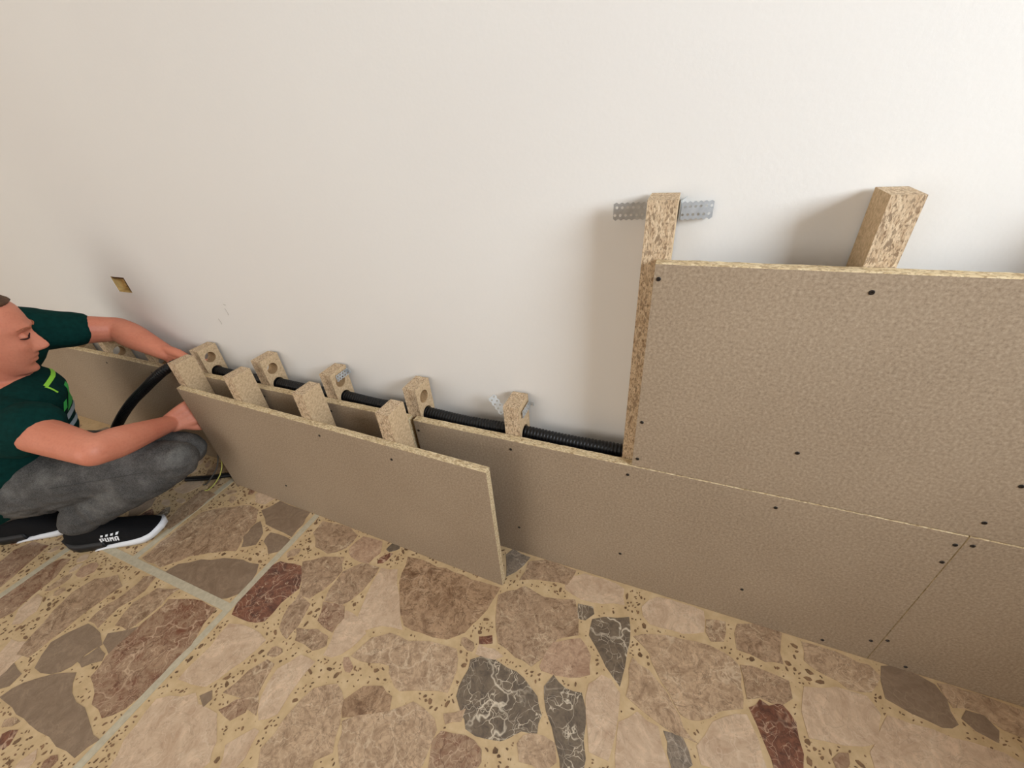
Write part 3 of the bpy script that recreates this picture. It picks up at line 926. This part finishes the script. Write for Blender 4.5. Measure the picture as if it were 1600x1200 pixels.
# ------------------------------------------------------------------ perforated steel straps
def perforated(L, Hh, nx, t=.0009, scallop=True):
    """strip in local x-z with two rows of holes and scalloped long edges, centred in z, starting at x = 0"""
    outer = []
    m = nx * 6
    amp = .0022 if scallop else 0
    for i in range(m + 1):
        x = L * i / m
        outer.append((x, -Hh / 2 + amp * (0.5 + 0.5 * math.cos(2 * PI * i / 6))))
    for i in range(m, -1, -1):
        x = L * i / m
        outer.append((x, Hh / 2 - amp * (0.5 + 0.5 * math.cos(2 * PI * i / 6))))
    loops = [outer]
    p = L / nx
    for i in range(nx):
        for row, dx in ((-1, .32), (1, .62)):
            cx, cz = p * (i + dx), row * Hh * .21
            r = min(.0021, p * .3)
            loops.append([(cx + r * math.cos(2 * PI * j / 10), cz + r * math.sin(2 * PI * j / 10)) for j in range(10)])
    flat = [q for lp in loops for q in lp]
    tris = tessellate_polygon([[Vector((q[0], q[1], 0)) for q in lp] for lp in loops])
    bm = bmesh.new()
    sd = []
    for y in (-t / 2, t / 2):
        vs = [bm.verts.new((q[0], y, q[1])) for q in flat]
        for tr in tris:
            bm.faces.new([vs[i] for i in tr])
        sd.append(vs)
    k = 0
    for lp in loops:
        n = len(lp)
        for a in range(n):
            bm.faces.new((sd[0][k + a], sd[0][k + (a + 1) % n], sd[1][k + (a + 1) % n], sd[1][k + a]))
        k += n
    return bm


def strap_tall():
    e = empty('steel_strap', (-.0415, .078, .866))
    tag(e, 'perforated galvanised steel strap with two outspread wings on the tall stud', 'strap', 'steel straps holding studs')
    def wing(x0, x1, y, name='wing', tilt=0.0):
        bm = perforated(abs(x1 - x0), .0265, 6)
        o = from_bm(name, bm, [M_ZINC], e)
        o.location = (min(x0, x1) + .0415, y - .078, 0)
        o.rotation_euler = (0, 0, tilt)
    wing(-.115, -.066, .062, tilt=.16)
    wing(-.0165, .029, .066, tilt=.30)
    for sx in (-.0645, -.0185):
        bm = bmesh.new()
        bm_box(bm, -.0005, .0005, -.0135, .0045, -.0135, .0135)
        o = from_bm('leg', bm, [M_ZINC], e)
        o.location = (sx + .0415, 0, 0)
    bm = bmesh.new()
    bm_box(bm, -.024, .024, .002, .0035, -.0135, .0135)
    from_bm('back_plate', bm, [M_ZINC], e)
    # folded lug at the right
    bm = bmesh.new()
    v = [bm.verts.new(p) for p in ((.0235, -.010, .0135), (.0235, .003, .0135), (.031, .003, .0175), (.0235, -.010, .0145), (.0235, .003, .0145), (.031, .003, .0185))]
    for f in ((0, 1, 2), (3, 5, 4), (0, 3, 4, 1), (1, 4, 5, 2), (2, 5, 3, 0)):
        bm.faces.new([v[i] for i in f])
    from_bm('lug', bm, [M_ZINC], e)


def strap_side(xf, y0, y1, z, label, wing_left=None):
    """strap lying on the right face of a short stud, with a small tab turned out at the wall"""
    e = empty('steel_strap', (xf, YW - .002, z))
    tag(e, label, 'strap', 'steel straps holding studs')
    bm = perforated(y1 - y0, .021, 5)
    o = from_bm('leg', bm, [M_ZINC], e)
    o.rotation_euler = (0, 0, PI / 2)
    o.location = (.0022, y0 - (YW - .002), 0)
    bm = bmesh.new()
    bm_box(bm, .002, .013, -.0085, -.0075, -.003, .006)
    bm_box(bm, .011, .012, -.0115, -.0075, -.003, .003)
    from_bm('tab', bm, [M_ZINC], e)
    if wing_left:
        (ax, ay, az), (bx, by, bz) = wing_left
        d = Vector((bx - ax, by - ay, bz - az))
        bm = perforated(d.length, .020, 4)
        o = from_bm('wing', bm, [M_ZINC], e)
        o.location = (ax - xf, ay - (YW - .002), az - z)
        o.rotation_euler = (math.radians(62), -math.asin(d.z / d.length), math.atan2(d.y, d.x))
    return e


strap_tall()
strap_side(-.806, .033, .079, .4585, 'steel strap on the right face of the third short wall stud from the man')
strap_side(-.282, .030, .079, .455, 'steel strap with a wing bent out, around the short stud nearest the tall panel',
           ((-.327, .034, .449), (-.362, .050, .476)))

# ------------------------------------------------------------------ conduit and wires
def conduit(name, pts, r, label, cat, pitch=.0076, depth=.0024, seg=14, m=M_BLACK):
    C = [Vector(p) for p in catmull(pts, 24)]
    # resample by length
    S = [0]
    for a, b in zip(C, C[1:]):
        S.append(S[-1] + (b - a).length)
    step = pitch / 4
    out, k = [], 0
    L = S[-1]
    n = int(L / step)
    for i in range(n + 1):
        s = min(i * step, L - 1e-6)
        while S[k + 1] < s:
            k += 1
        t = (s - S[k]) / max(S[k + 1] - S[k], 1e-9)
        out.append(C[k].lerp(C[k + 1], t))
    fr = frames(out)
    bm = bmesh.new()
    rings = []
    for i, (c, (t, u, w)) in enumerate(zip(out, fr)):
        rr = r - depth * (0, .35, 1, .35)[i % 4]
        rings.append([bm.verts.new(c + (u * math.cos(2 * PI * j / seg) + w * math.sin(2 * PI * j / seg)) * rr) for j in range(seg)])
    for a, b in zip(rings, rings[1:]):
        for j in range(seg):
            bm.faces.new((a[j], a[(j + 1) % seg], b[(j + 1) % seg], b[j]))
    bm.faces.new(rings[0])
    bm.faces.new(rings[-1])
    return tag(from_bm(name, bm, [m], smooth=True), label, cat)


YC = .0475
conduit('corrugated_conduit',
        [(.60, YC, .394), (.23, YC, .394), (-.04, YC, .394), (-.18, YC, .391), (-.30, YC, .393), (-.43, YC - .001, .389), (-.564, YC, .393), (-.70, YC - .002, .390), (-.826, YC, .394),
         (-.95, YC, .391), (-1.078, YC, .393), (-1.21, YC, .390), (-1.346, YC, .394), (-1.385, .040, .412), (-1.425, .008, .431), (-1.455, -.026, .420), (-1.50, -.045, .392),
         (-1.565, -.056, .352), (-1.64, -.082, .300), (-1.72, -.11, .232), (-1.785, -.13, .165), (-1.82, -.145, .09), (-1.825, -.15, .035), (-1.80, -.145, .017), (-1.70, -.13, .016)],
        .0155, 'black corrugated conduit threaded through the short studs and looping down by the man', 'conduit')
conduit('black_cable', [(-1.53, -.12, .009), (-1.46, -.092, .009), (-1.42, -.069, .009), (-1.375, -.044, .009)], .009,
        'short black cable on the floor at the loose panel\'s lower left corner', 'cable', depth=.0001)


def wire(name, pts, r, m, label):
    bm = bmesh.new()
    bm_tube(bm, [(x, y, z, r) for x, y, z in pts], 8, 6)
    tag(from_bm(name, bm, [m], smooth=True), label, 'wire')


wire('grey_wire', [(-1.352, -.062, .165), (-1.365, -.064, .12), (-1.385, -.078, .07), (-1.415, -.098, .03), (-1.440, -.110, .004), (-1.447, -.116, .004)], .0022, M_CABLE,
     'thin dark grey wire hanging beside the loose panel\'s left edge')
wire('earth_wire', [(-1.358, -.066, .10), (-1.365, -.072, .075), (-1.375, -.087, .045), (-1.392, -.108, .018), (-1.410, -.126, .002), (-1.418, -.133, .0022)], .0019, M_YELLOW,
     'thin yellow-green wire trailing on the floor beside the loose panel')

# ------------------------------------------------------------------ crouching man
person = empty('person', (-1.62, -.38, 0))
tag(person, 'crouching man in a dark green T-shirt and washed black jeans, reaching behind the panels', 'person')
POFF = Vector((-1.62, -.38, 0))

HC = Vector((-1.667, -.260, .628))
fwd = Vector((.45, .83, -.31)).normalized()
up = (Vector((.15, .27, .95)) - fwd * Vector((.15, .27, .95)).dot(fwd)).normalized()
rgt = fwd.cross(up)
HM = Matrix(((rgt.x, fwd.x, up.x, HC.x), (rgt.y, fwd.y, up.y, HC.y), (rgt.z, fwd.z, up.z, HC.z), (0, 0, 0, 1)))

HEADT = [(.118, -.005, .030, .015), (.110, .030, .060, .040), (.095, .058, .082, .058), (.075, .076, .095, .069), (.050, .087, .100, .074), (.025, .092, .100, .075),
         (.010, .089, .098, .074), (-.010, .089, .092, .072), (-.030, .091, .082, .069), (-.045, .091, .070, .066), (-.060, .090, .058, .062), (-.075, .086, .045, .057),
         (-.090, .085, .030, .050), (-.103, .080, .015, .042), (-.113, .064, .0, .030), (-.118, .045, -.01, .012)]


def head_row(z):
    zs = [t[0] for t in HEADT][::-1]
    return [float(np.interp(z, zs, [t[k] for t in HEADT][::-1])) for k in (1, 2, 3)]


def g(d, s):
    return math.exp(-(d / s) ** 2)


def face_y(x, z):
    """relief of the face added in front"""
    a = abs(x)
    d = 0
    if -.046 < z < .022:
        t = np.interp(z, [-.046, -.041, -.034, -.026, -.008, .012, .022], [0, .019, .029, .030, .020, .006, 0])
        wn = np.interp(z, [-.045, -.03, -.01, .02], [.0145, .0135, .0095, .008])
        d += float(t) * g(x, float(wn))
        d += .006 * g(a - .0125, .006) * g(z + .037, .007)
    d += .006 * g(z - .028, .009) * g(a - .028, .026)
    d -= .012 * g(z - .006, .013) * g(a - .031, .015)
    d += .005 * g(z - .004, .008) * g(a - .031, .012)
    d += .005 * g(z + .022, .02) * g(a - .045, .018)
    d += .0065 * g(z + .0555, .0048) * g(x, .019)
    d += .0065 * g(z + .0695, .0052) * g(x, .017)
    d -= .004 * g(z + .0625, .0025) * g(x, .024)
    d -= .005 * g(z + .082, .006) * g(x, .022)
    d += .009 * g(z + .100, .013) * g(x, .02)
    return d


def head_shell(bm, M, off=0.0, z0=-.118, z1=.118, rows=64, seg=72):
    rings = []
    for i in range(rows + 1):
        z = z1 + (z0 - z1) * i / rows
        F, B, Wd = head_row(z)
        ring = []
        for j in range(seg):
            a = 2 * PI * j / seg
            s, c = math.sin(a), math.cos(a)
            px = math.copysign(abs(s) ** .88, s) * (Wd + off)
            py = (F + off if c > 0 else B + off) * math.copysign(abs(c) ** .88, c)
            if c > 0:
                py += face_y(px, z) * min(1, c * 2.2)
            ring.append(bm.verts.new(M @ Vector((px, py, z + (off if z > .1 else 0)))))
        rings.append(ring)
    for a, b in zip(rings, rings[1:]):
        for j in range(seg):
            bm.faces.new((a[j], a[(j + 1) % seg], b[(j + 1) % seg], b[j]))
    bm.faces.new(rings[0])
    bm.faces.new(list(reversed(rings[-1])))


def limb(bm, pts, seg=18, n=8):
    bm_tube(bm, pts, seg, n)


def hand(bm, wrist, d, nrm, curl, side, spread=.12, wr=.024):
    """palm and five fingers: d = pointing direction, nrm = back of the hand, side = +1 thumb along d x nrm"""
    d = Vector(d).normalized()
    nrm = Vector(nrm)
    nrm = (nrm - d * nrm.dot(d)).normalized()
    lat = d.cross(nrm) * side
    w = Vector(wrist)
    lens = ((.040, .026, .021), (.045, .029, .022), (.042, .027, .022), (.032, .021, .019))
    for k, (off, L) in enumerate(zip((.030, .010, -.010, -.028), lens)):
        kn = w + d * (.088 - abs(off - .008) * .25) + lat * off
        limb(bm, [(*(w + lat * off * .55), .0145), (*(w + d * .045 + lat * off * .85), .0145), (*kn, .0115)], 12, 3)
        ang, p = 0.0, kn
        chain = [(*kn, .0105)]
        dd = (d + lat * off * spread * 10).normalized()
        for q, (seglen, c) in enumerate(zip(L, curl)):
            ang += c
            v = dd * math.cos(ang) - nrm * math.sin(ang)
            p = p + v * seglen
            chain.append((*p, (.0092, .0084, .0072)[q]))
        limb(bm, chain, 12, 3)
    b = w + d * .022 + lat * .022
    t1 = b + (d * .62 + lat * .62 - nrm * .35).normalized() * .045
    t2 = t1 + (d * .85 + lat * .25 - nrm * .35).normalized() * .032
    t3 = t2 + (d * .92 + lat * .02 - nrm * .38).normalized() * .026
    limb(bm, [(*b, .015), (*t1, .0122), (*t2, .0102), (*t3, .0085)], 12, 3)


R_SH, R_EL, R_WR = Vector((-1.590, -.350, .420)), Vector((-1.297, -.321, .382)), Vector((-1.397, -.114, .288))
L_SH, L_EL, L_WR = Vector((-1.775, -.165, .585)), Vector((-1.695, .020, .512)), Vector((-1.497, .022, .448))


def build_person():
    bm = bmesh.new()
    head_shell(bm, HM)
    for s in (-1, 1):
        bm_ball(bm, HM @ Vector((s * .076, -.012, -.004)), (.009, .017, .030), HM.to_3x3().to_4x4())
    # neck, trunk core
    limb(bm, [(*(HM @ Vector((0, -.018, -.055))), .055), (-1.676, -.282, .550, .054), (-1.70, -.285, .49, .056)])
    limb(bm, [(-1.70, -.285, .47, .075), (-1.72, -.31, .36, .10), (-1.765, -.36, .29, .095), (-1.78, -.37, .25, .09)])
    limb(bm, [(*R_SH, .055), (*R_SH.lerp(Vector((-1.70, -.285, .48)), .8), .06)], n=3)
    limb(bm, [(*L_SH, .055), (*L_SH.lerp(Vector((-1.70, -.285, .48)), .8), .055)], n=3)
    # arms
    for sh, el, wr in ((R_SH, R_EL, R_WR), (L_SH, L_EL, L_WR)):
        m1 = sh.lerp(el, .5)
        m2 = el.lerp(wr, .28)
        m3 = el.lerp(wr, .65)
        limb(bm, [(*sh, .053), (*m1, .046), (*el, .0385)])
        limb(bm, [(*el, .0385), (*m2, .041), (*m3, .033), (*wr, .0245)])
    hand(bm, R_WR, (.40, .88, .16), (.80, -.35, .48), (.15, .18, .15), 1, .05)
    hand(bm, L_WR, (.85, .0, -.34), (0, -1, .1), (.25, .3, .2), 1, .05)
    # feet and legs inside the clothes
    body = melt('body', bm, .0032, 3, [M_SKIN], person)
    body.location = -POFF
    body['label'] = 'sunburnt skin of face, neck, arms and hands'

    # hair cap
    bm = bmesh.new()
    rows, seg = 26, 72
    rings = []
    for i in range(rows + 1):
        t = i / rows
        ring = []
        for j in range(seg):
            a = 2 * PI * j / seg
            s, c = math.sin(a), math.cos(a)
            # lower border of the hair: high on the forehead, dips at temples to the nape
            zl = np.interp(c, [-1, -.3, .1, .35, .55, 1], [-.062, -.03, .022, .052, .082, .088])
            z = .118 + (float(zl) - .118) * t
            F, B, Wd = head_row(z)
            off = .0075 * min(1, (1 - t) * 6 + .08) + .0018 * noise.noise(Vector((s * 9, c * 9, z * 90)))
            px = math.copysign(abs(s) ** .88, s) * (Wd + off)
            py = (F + off if c > 0 else B + off) * math.copysign(abs(c) ** .88, c)
            ring.append(bm.verts.new(HM @ Vector((px, py, z + (.009 if t < .05 else 0)))))
        rings.append(ring)
    for a, b in zip(rings, rings[1:]):
        for j in range(seg):
            bm.faces.new((a[j], a[(j + 1) % seg], b[(j + 1) % seg], b[j]))
    bm.faces.new(rings[0])
    h = from_bm('hair', bm, [M_HAIR], person, smooth=True)
    h.location = -POFF
    h['label'] = 'short brown hair'

    # eyes looking down: ball, lid line, brow
    for s in (-1, 1):
        bm = bmesh.new()
        bm_ball(bm, HM @ Vector((s * .031, .0765, .004)), (.0118, .0112, .0112))
        e = from_bm('eyelid', bm, [M_SKIN], person, smooth=True)
        e.location = -POFF
        bm = bmesh.new()
        limb(bm, [(*(HM @ Vector((s * x, y, z))), r) for x, y, z, r in ((.013, .0895, .008, .0011), (.022, .0885, .0028, .0019), (.031, .0880, .0004, .0024), (.040, .0842, .0000, .0022), (.049, .0765, .0020, .0012))], 8, 4)
        e2 = from_bm('eyelash', bm, [M_LASH], person, smooth=True)
        e2.location = -POFF
        bm = bmesh.new()
        limb(bm, [(*(HM @ Vector((s * x, y, z))), r) for x, y, z, r in ((.014, .0950, .024, .0016), (.028, .0943, .028, .0022), (.042, .0858, .029, .0020), (.053, .0745, .025, .0012))], 8, 4)
        e3 = from_bm('eyebrow', bm, [M_BROW], person, smooth=True)
        e3.location = -POFF

    # T-shirt
    f2 = Vector((.42, .91, 0)).normalized()
    r2 = Vector((f2.y, -f2.x, 0))
    def sec(c, hu, hv, p=2.3, tilt=0.0):
        v = (f2 * math.cos(tilt) + Vector((0, 0, 1)) * math.sin(tilt)).normalized()
        return (Vector(c), r2, v, hu, hv, p)
    bm = bmesh.new()
    bm_loft(bm, [sec((-1.825, -.425, .150), .165, .13), sec((-1.815, -.415, .175), .18, .145), sec((-1.79, -.385, .23), .18, .16), sec((-1.765, -.355, .29), .172, .160),
                 sec((-1.74, -.33, .36), .170, .145), sec((-1.715, -.30, .43), .172, .128), sec((-1.704, -.290, .462), .158, .105), sec((-1.700, -.287, .484), .125, .084), sec((-1.698, -.287, .502), .080, .066)], 40)
    rs = R_SH + Vector((-.01, 0, .0))
    hem = R_SH.lerp(R_EL, .30) + Vector((0, .012, .012))
    limb(bm, [(*(rs + Vector((-.07, .05, .0))), .078), (*rs, .078), (*R_SH.lerp(R_EL, .18), .072), (*hem, .064)])
    hl = L_SH.lerp(L_EL, .52)
    limb(bm, [(*(L_SH + Vector((.03, -.05, -.02))), .085), (*L_SH, .072), (*L_SH.lerp(L_EL, .25), .062), (*hl, .057)])
    def wr1(p):
        q = Vector((p.x * 9, p.y * 9, p.z * 16))
        n = noise.noise(q) * .004 + noise.noise(q * 2.3) * .002
        fold = math.sin(60 * (p.z + .5 * p.x) + 3 * noise.noise(p * 6)) * .0022
        return n + fold
    ts = melt('t_shirt', bm, .0045, 5, [M_SHIRT], person, wr1)
    ts.location = -POFF
    ts['label'] = 'dark green cotton T-shirt with a lime and white chest print'
    return ts


TSHIRT = build_person()


def project_patch(target, polys, origin_fn, direction, name, mat, parent, lift=.0018):
    """lay flat outline pieces onto a surface (printed decoration)"""
    from mathutils.bvhtree import BVHTree
    dg = bpy.context.evaluated_depsgraph_get()
    bvh = BVHTree.FromObject(target, dg)
    inv = target.matrix_world.inverted()
    bm = bmesh.new()
    for poly in polys:
        # fine grid inside the polygon's bounding quad (poly = 4 corners in u, v)
        n = 6
        grid = []
        for i in range(n + 1):
            row = []
            for j in range(n + 1):
                a = np.array(poly[0]) + (np.array(poly[1]) - np.array(poly[0])) * (j / n)
                b = np.array(poly[3]) + (np.array(poly[2]) - np.array(poly[3])) * (j / n)
                u, v = a + (b - a) * (i / n)
                hit = bvh.ray_cast(origin_fn(u, v), direction)
                row.append(hit)
            grid.append(row)
        if any(h[0] is None for r in grid for h in r):
            continue
        V = [[bm.verts.new(h[0] + h[1] * lift) for h in r] for r in grid]
        for i in range(n):
            for j in range(n):
                bm.faces.new((V[i][j], V[i][j + 1], V[i + 1][j + 1], V[i + 1][j]))
    return from_bm(name, bm, [mat], parent, smooth=True)


def build_print():
    # chest print: local object space of the shirt equals world coordinates
    f2 = Vector((.42, .91, 0)).normalized()
    r2 = Vector((f2.y, -f2.x, 0))
    base = Vector((-1.70, -.29, 0))
    org = lambda u, v: base + f2 * .5 + r2 * u + Vector((0, 0, v))
    d = -f2
    lime = [[(-.07, .464), (.07, .464), (.07, .472), (-.07, .472)], [(.062, .440), (.069, .440), (.076, .468), (.069, .468)]]
    green = [[(-.045, .372), (.045, .372), (.015, .438), (-.015, .438)], [(.05, .385), (.075, .385), (.07, .41), (.05, .41)]]
    grey = [[(-.05, .348), (.05, .348), (.05, .366), (-.05, .366)], [(-.04, .318), (.06, .322), (.06, .336), (-.04, .332)], [(.055, .305), (.07, .305), (.075, .36), (.06, .36)]]
    for nm, polys, m in (('lime_stripe', lime, M_LIME), ('green_patch', green, M_GREENP), ('pale_patch', grey, M_GREYP)):
        o = project_patch(TSHIRT, polys, org, d, nm, m, TSHIRT)


build_print()


def build_jeans():
    bm = bmesh.new()
    rh, rk, ra = Vector((-1.755, -.430, .208)), Vector((-1.300, -.192, .232)), Vector((-1.535, -.386, .108))
    limb(bm, [(*(rh + Vector((-.06, -.02, 0))), .105), (*rh, .100), (*rh.lerp(rk, .5), .088), (*rh.lerp(rk, .85), .068), (*rk, .058)], 22)
    limb(bm, [(*rk, .056), (*rk.lerp(ra, .35), .060), (*rk.lerp(ra, .75), .052), (*ra, .047)], 22)
    lh, lk, la = Vector((-1.86, -.33, .18)), Vector((-1.375, -.128, .200)), Vector((-1.815, -.450, .118))
    limb(bm, [(*lh, .10), (*lh.lerp(lk, .5), .085), (*lh.lerp(lk, .85), .066), (*lk, .056)], 22)
    limb(bm, [(*lk, .054), (*lk.lerp(la, .4), .056), (*la, .045)], 22)
    limb(bm, [(-1.85, -.32, .175, .095), (-1.81, -.385, .185, .10), (-1.77, -.44, .195, .092)], 22)
    def wr2(p):
        q = Vector((p.x * 10, p.y * 10, p.z * 22))
        n = noise.noise(q) * .005 + noise.noise(q * 2.7) * .0035
        d = (p - ra).length
        if d < .12:
            n += math.sin(d * 190 + 4 * noise.noise(p * 12)) * .006 * (1 - d / .12)
        dk = (p - Vector((-1.37, -.25, .20))).length
        if dk < .07:
            n += math.sin(p.z * 330 + 80 * p.x) * .0018 * (1 - dk / .07)
        return n
    j = melt('jeans', bm, .0045, 4, [M_DENIM], person, wr2)
    j.location = -POFF
    j['label'] = 'washed black denim jeans with creased hems'
    # side seam along the thigh
    from mathutils.bvhtree import BVHTree
    bvh = BVHTree.FromObject(j, bpy.context.evaluated_depsgraph_get())
    pts = []
    for t in np.linspace(.45, .90, 14):
        p = rh.lerp(rk, float(t)) + Vector((0, 0, -.018))
        hit = bvh.ray_cast(p + Vector((.3, -.5, .35)) * .6, Vector((-.3, .5, -.35)).normalized())
        if hit[0] is not None:
            pts.append((*(hit[0] + hit[1] * .0005), .0016))
    if len(pts) > 3:
        bm = bmesh.new()
        bm_tube(bm, pts, 8, 2)
        from_bm('seam', bm, [M_DENIM], j, smooth=True)


build_jeans()

# ------------------------------------------------------------------ shoes
SHX = [0, .012, .035, .07, .105, .14, .175, .21, .24, .265, .280, .287]
SHW = [.014, .028, .034, .035, .036, .0385, .043, .046, .045, .037, .024, .008]
SHT = [.060, .082, .092, .094, .092, .086, .074, .062, .053, .044, .036, .028]
SHC = [0, 0, 0, 0, 0, .001, .003, .005, .006, .007, .008, .009]   # slight inward sweep


def shoe_hw(x):
    return float(np.interp(x, SHX, SHW))


def shoe_top(x):
    return float(np.interp(x, SHX, SHT))


def shoe_side(x, z):
    """half width of the upper at height z"""
    z0, zt = .018, shoe_top(x)
    t = min(max((z - z0) / (zt - z0), 0), 1)
    return shoe_hw(x) * (1 - t ** 2.6) ** (1 / 2.6) * (1 + .04 * math.sin(PI * t))


def build_shoe(name, loc, ang, label, pitch=0.0, letters=True):
    e = empty(name)
    e.parent = person
    e.location = Vector(loc) - POFF
    e.rotation_euler = (0, -pitch, ang)
    e.scale = (.9, .9, .9)
    e['label'] = label
    # upper
    bm = bmesh.new()
    rings = []
    xs = np.linspace(0, .287, 42)
    for x in xs:
        ring = []
        c = float(np.interp(x, SHX, SHC))
        z0, zt = .018, shoe_top(x)
        n = 14
        for s in (-1, 1):
            seq = range(n + 1) if s == -1 else range(n - 1, -1, -1)
            for i in seq:
                t = math.sin(PI / 2 * i / n)
                z = z0 + (zt - z0) * t
                ring.append(bm.verts.new((x, c + s * shoe_side(x, z), z)))
        rings.append(ring)
    for a, b in zip(rings, rings[1:]):
        for j in range(len(a) - 1):
            bm.faces.new((a[j], a[j + 1], b[j + 1], b[j]))
        bm.faces.new((a[-1], a[0], b[0], b[-1]))
    bm.faces.new(rings[0])
    bm.faces.new(list(reversed(rings[-1])))
    from_bm('upper', bm, [M_SHOE], e, smooth=True)

    def sole(nm, xa, xb, m, zlo, zhi, flare):
        bm = bmesh.new()
        rings = []
        for x in np.linspace(xa, xb, 26):
            c = float(np.interp(x, SHX, SHC))
            w = shoe_hw(x) + flare
            lo, hi = zlo(x), zhi(x)
            mid = (lo + hi) / 2
            rings.append([bm.verts.new(p) for p in ((x, c - w * .9, lo), (x, c - w * 1.03, mid), (x, c - w, hi), (x, c + w, hi), (x, c + w * 1.03, mid), (x, c + w * .9, lo))])
        for a, b in zip(rings, rings[1:]):
            for j in range(6):
                bm.faces.new((a[j], a[(j + 1) % 6], b[(j + 1) % 6], b[j]))
        bm.faces.new(rings[0])
        bm.faces.new(list(reversed(rings[-1])))
        from_bm(nm, bm, [m], e, smooth=True)
    toe = lambda x: max(0, (x - .225)) ** 1.6 * 1.6
    sole('heel_sole', -.006, .125, M_SHOE2, lambda x: .001 + max(0, .03 - x) * .3, lambda x: .036 + max(0, .05 - x) * .25, .005)
    sole('white_sole', .085, .291, M_WHITE, lambda x: .0005 + toe(x), lambda x: float(np.interp(x, [.085, .12, .17, .22, .26, .291], [.004, .013, .023, .027, .031, .042])) , .0062)
    # ankle collar
    bm = bmesh.new()
    ring = []
    for j in range(28):
        a = 2 * PI * j / 28
        ring.append((.062 + .048 * math.cos(a), .031 * math.sin(a), .094 - .012 * math.cos(a) * .4, .006))
    ring.append(ring[0])
    bm_tube(bm, ring, 8, 1)
    from_bm('collar', bm, [M_SHOE2], e, smooth=True)
    # printed lettering and dashes on the outer side (negative y = right-hand side)
    if letters:
        def strip(bm, poly):
            n = 3
            g4 = [np.array(p, float) for p in poly]
            rows = []
            for i in range(n + 1):
                r = []
                for j in range(n + 1):
                    a = g4[0] + (g4[1] - g4[0]) * (j / n)
                    b = g4[3] + (g4[2] - g4[3]) * (j / n)
                    x, z = a + (b - a) * (i / n)
                    c = float(np.interp(x, SHX, SHC))
                    r.append(bm.verts.new((x, c - shoe_side(x, z) - .0012, z)))
                rows.append(r)
            for i in range(n):
                for j in range(n):
                    bm.faces.new((rows[i][j], rows[i][j + 1], rows[i + 1][j + 1], rows[i + 1][j]))
        hgt, wd, st, z0 = .0165, .0128, .0042, .0350
        def rect(x, u0, u1, v0, v1):
            sh = .12
            return [(x + u0 * wd + v0 * hgt * sh, z0 + v0 * hgt), (x + u1 * wd + v0 * hgt * sh, z0 + v0 * hgt), (x + u1 * wd + v1 * hgt * sh, z0 + v1 * hgt), (x + u0 * wd + v1 * hgt * sh, z0 + v1 * hgt)]
        LET = {'P': [(0, .36, 0, 1), (.36, 1, .8, 1), (.64, 1, .42, .8), (.36, 1, .3, .46)],
               'U': [(0, .36, .0, 1), (.64, 1, .0, 1), (.36, .64, 0, .2)],
               'M': [(0, .3, 0, 1), (.7, 1, 0, 1), (.3, .5, .5, .95), (.5, .7, .5, .95)],
               'A': [(0, .34, 0, .9), (.66, 1, 0, .9), (.2, .8, .8, 1), (.34, .66, .28, .46)]}
        x = .120
        for chh in 'PUMA':
            bm = bmesh.new()
            for u0, u1, v0, v1 in LET[chh]:
                strip(bm, rect(x, u0, u1, v0, v1))
            from_bm('letter', bm, [M_WHITE], e, smooth=True)
            x += wd + .0026
        for k in range(4):
            bm = bmesh.new()
            xx = .128 + k * .0150
            strip(bm, [(xx, .0560), (xx + .0075, .0560), (xx + .010, .0625), (xx + .0025, .0625)])
            from_bm('dash', bm, [M_WHITE], e, smooth=True)
    return e


SA = math.atan2(.145, .243)
build_shoe('shoe', (-1.598, -.422, 0), SA, 'black running shoe with white forefoot sole and white lettering')
build_shoe('shoe', (-1.886, -.494, .0), SA + .03, 'black running shoe with white sole tucked behind', letters=False)
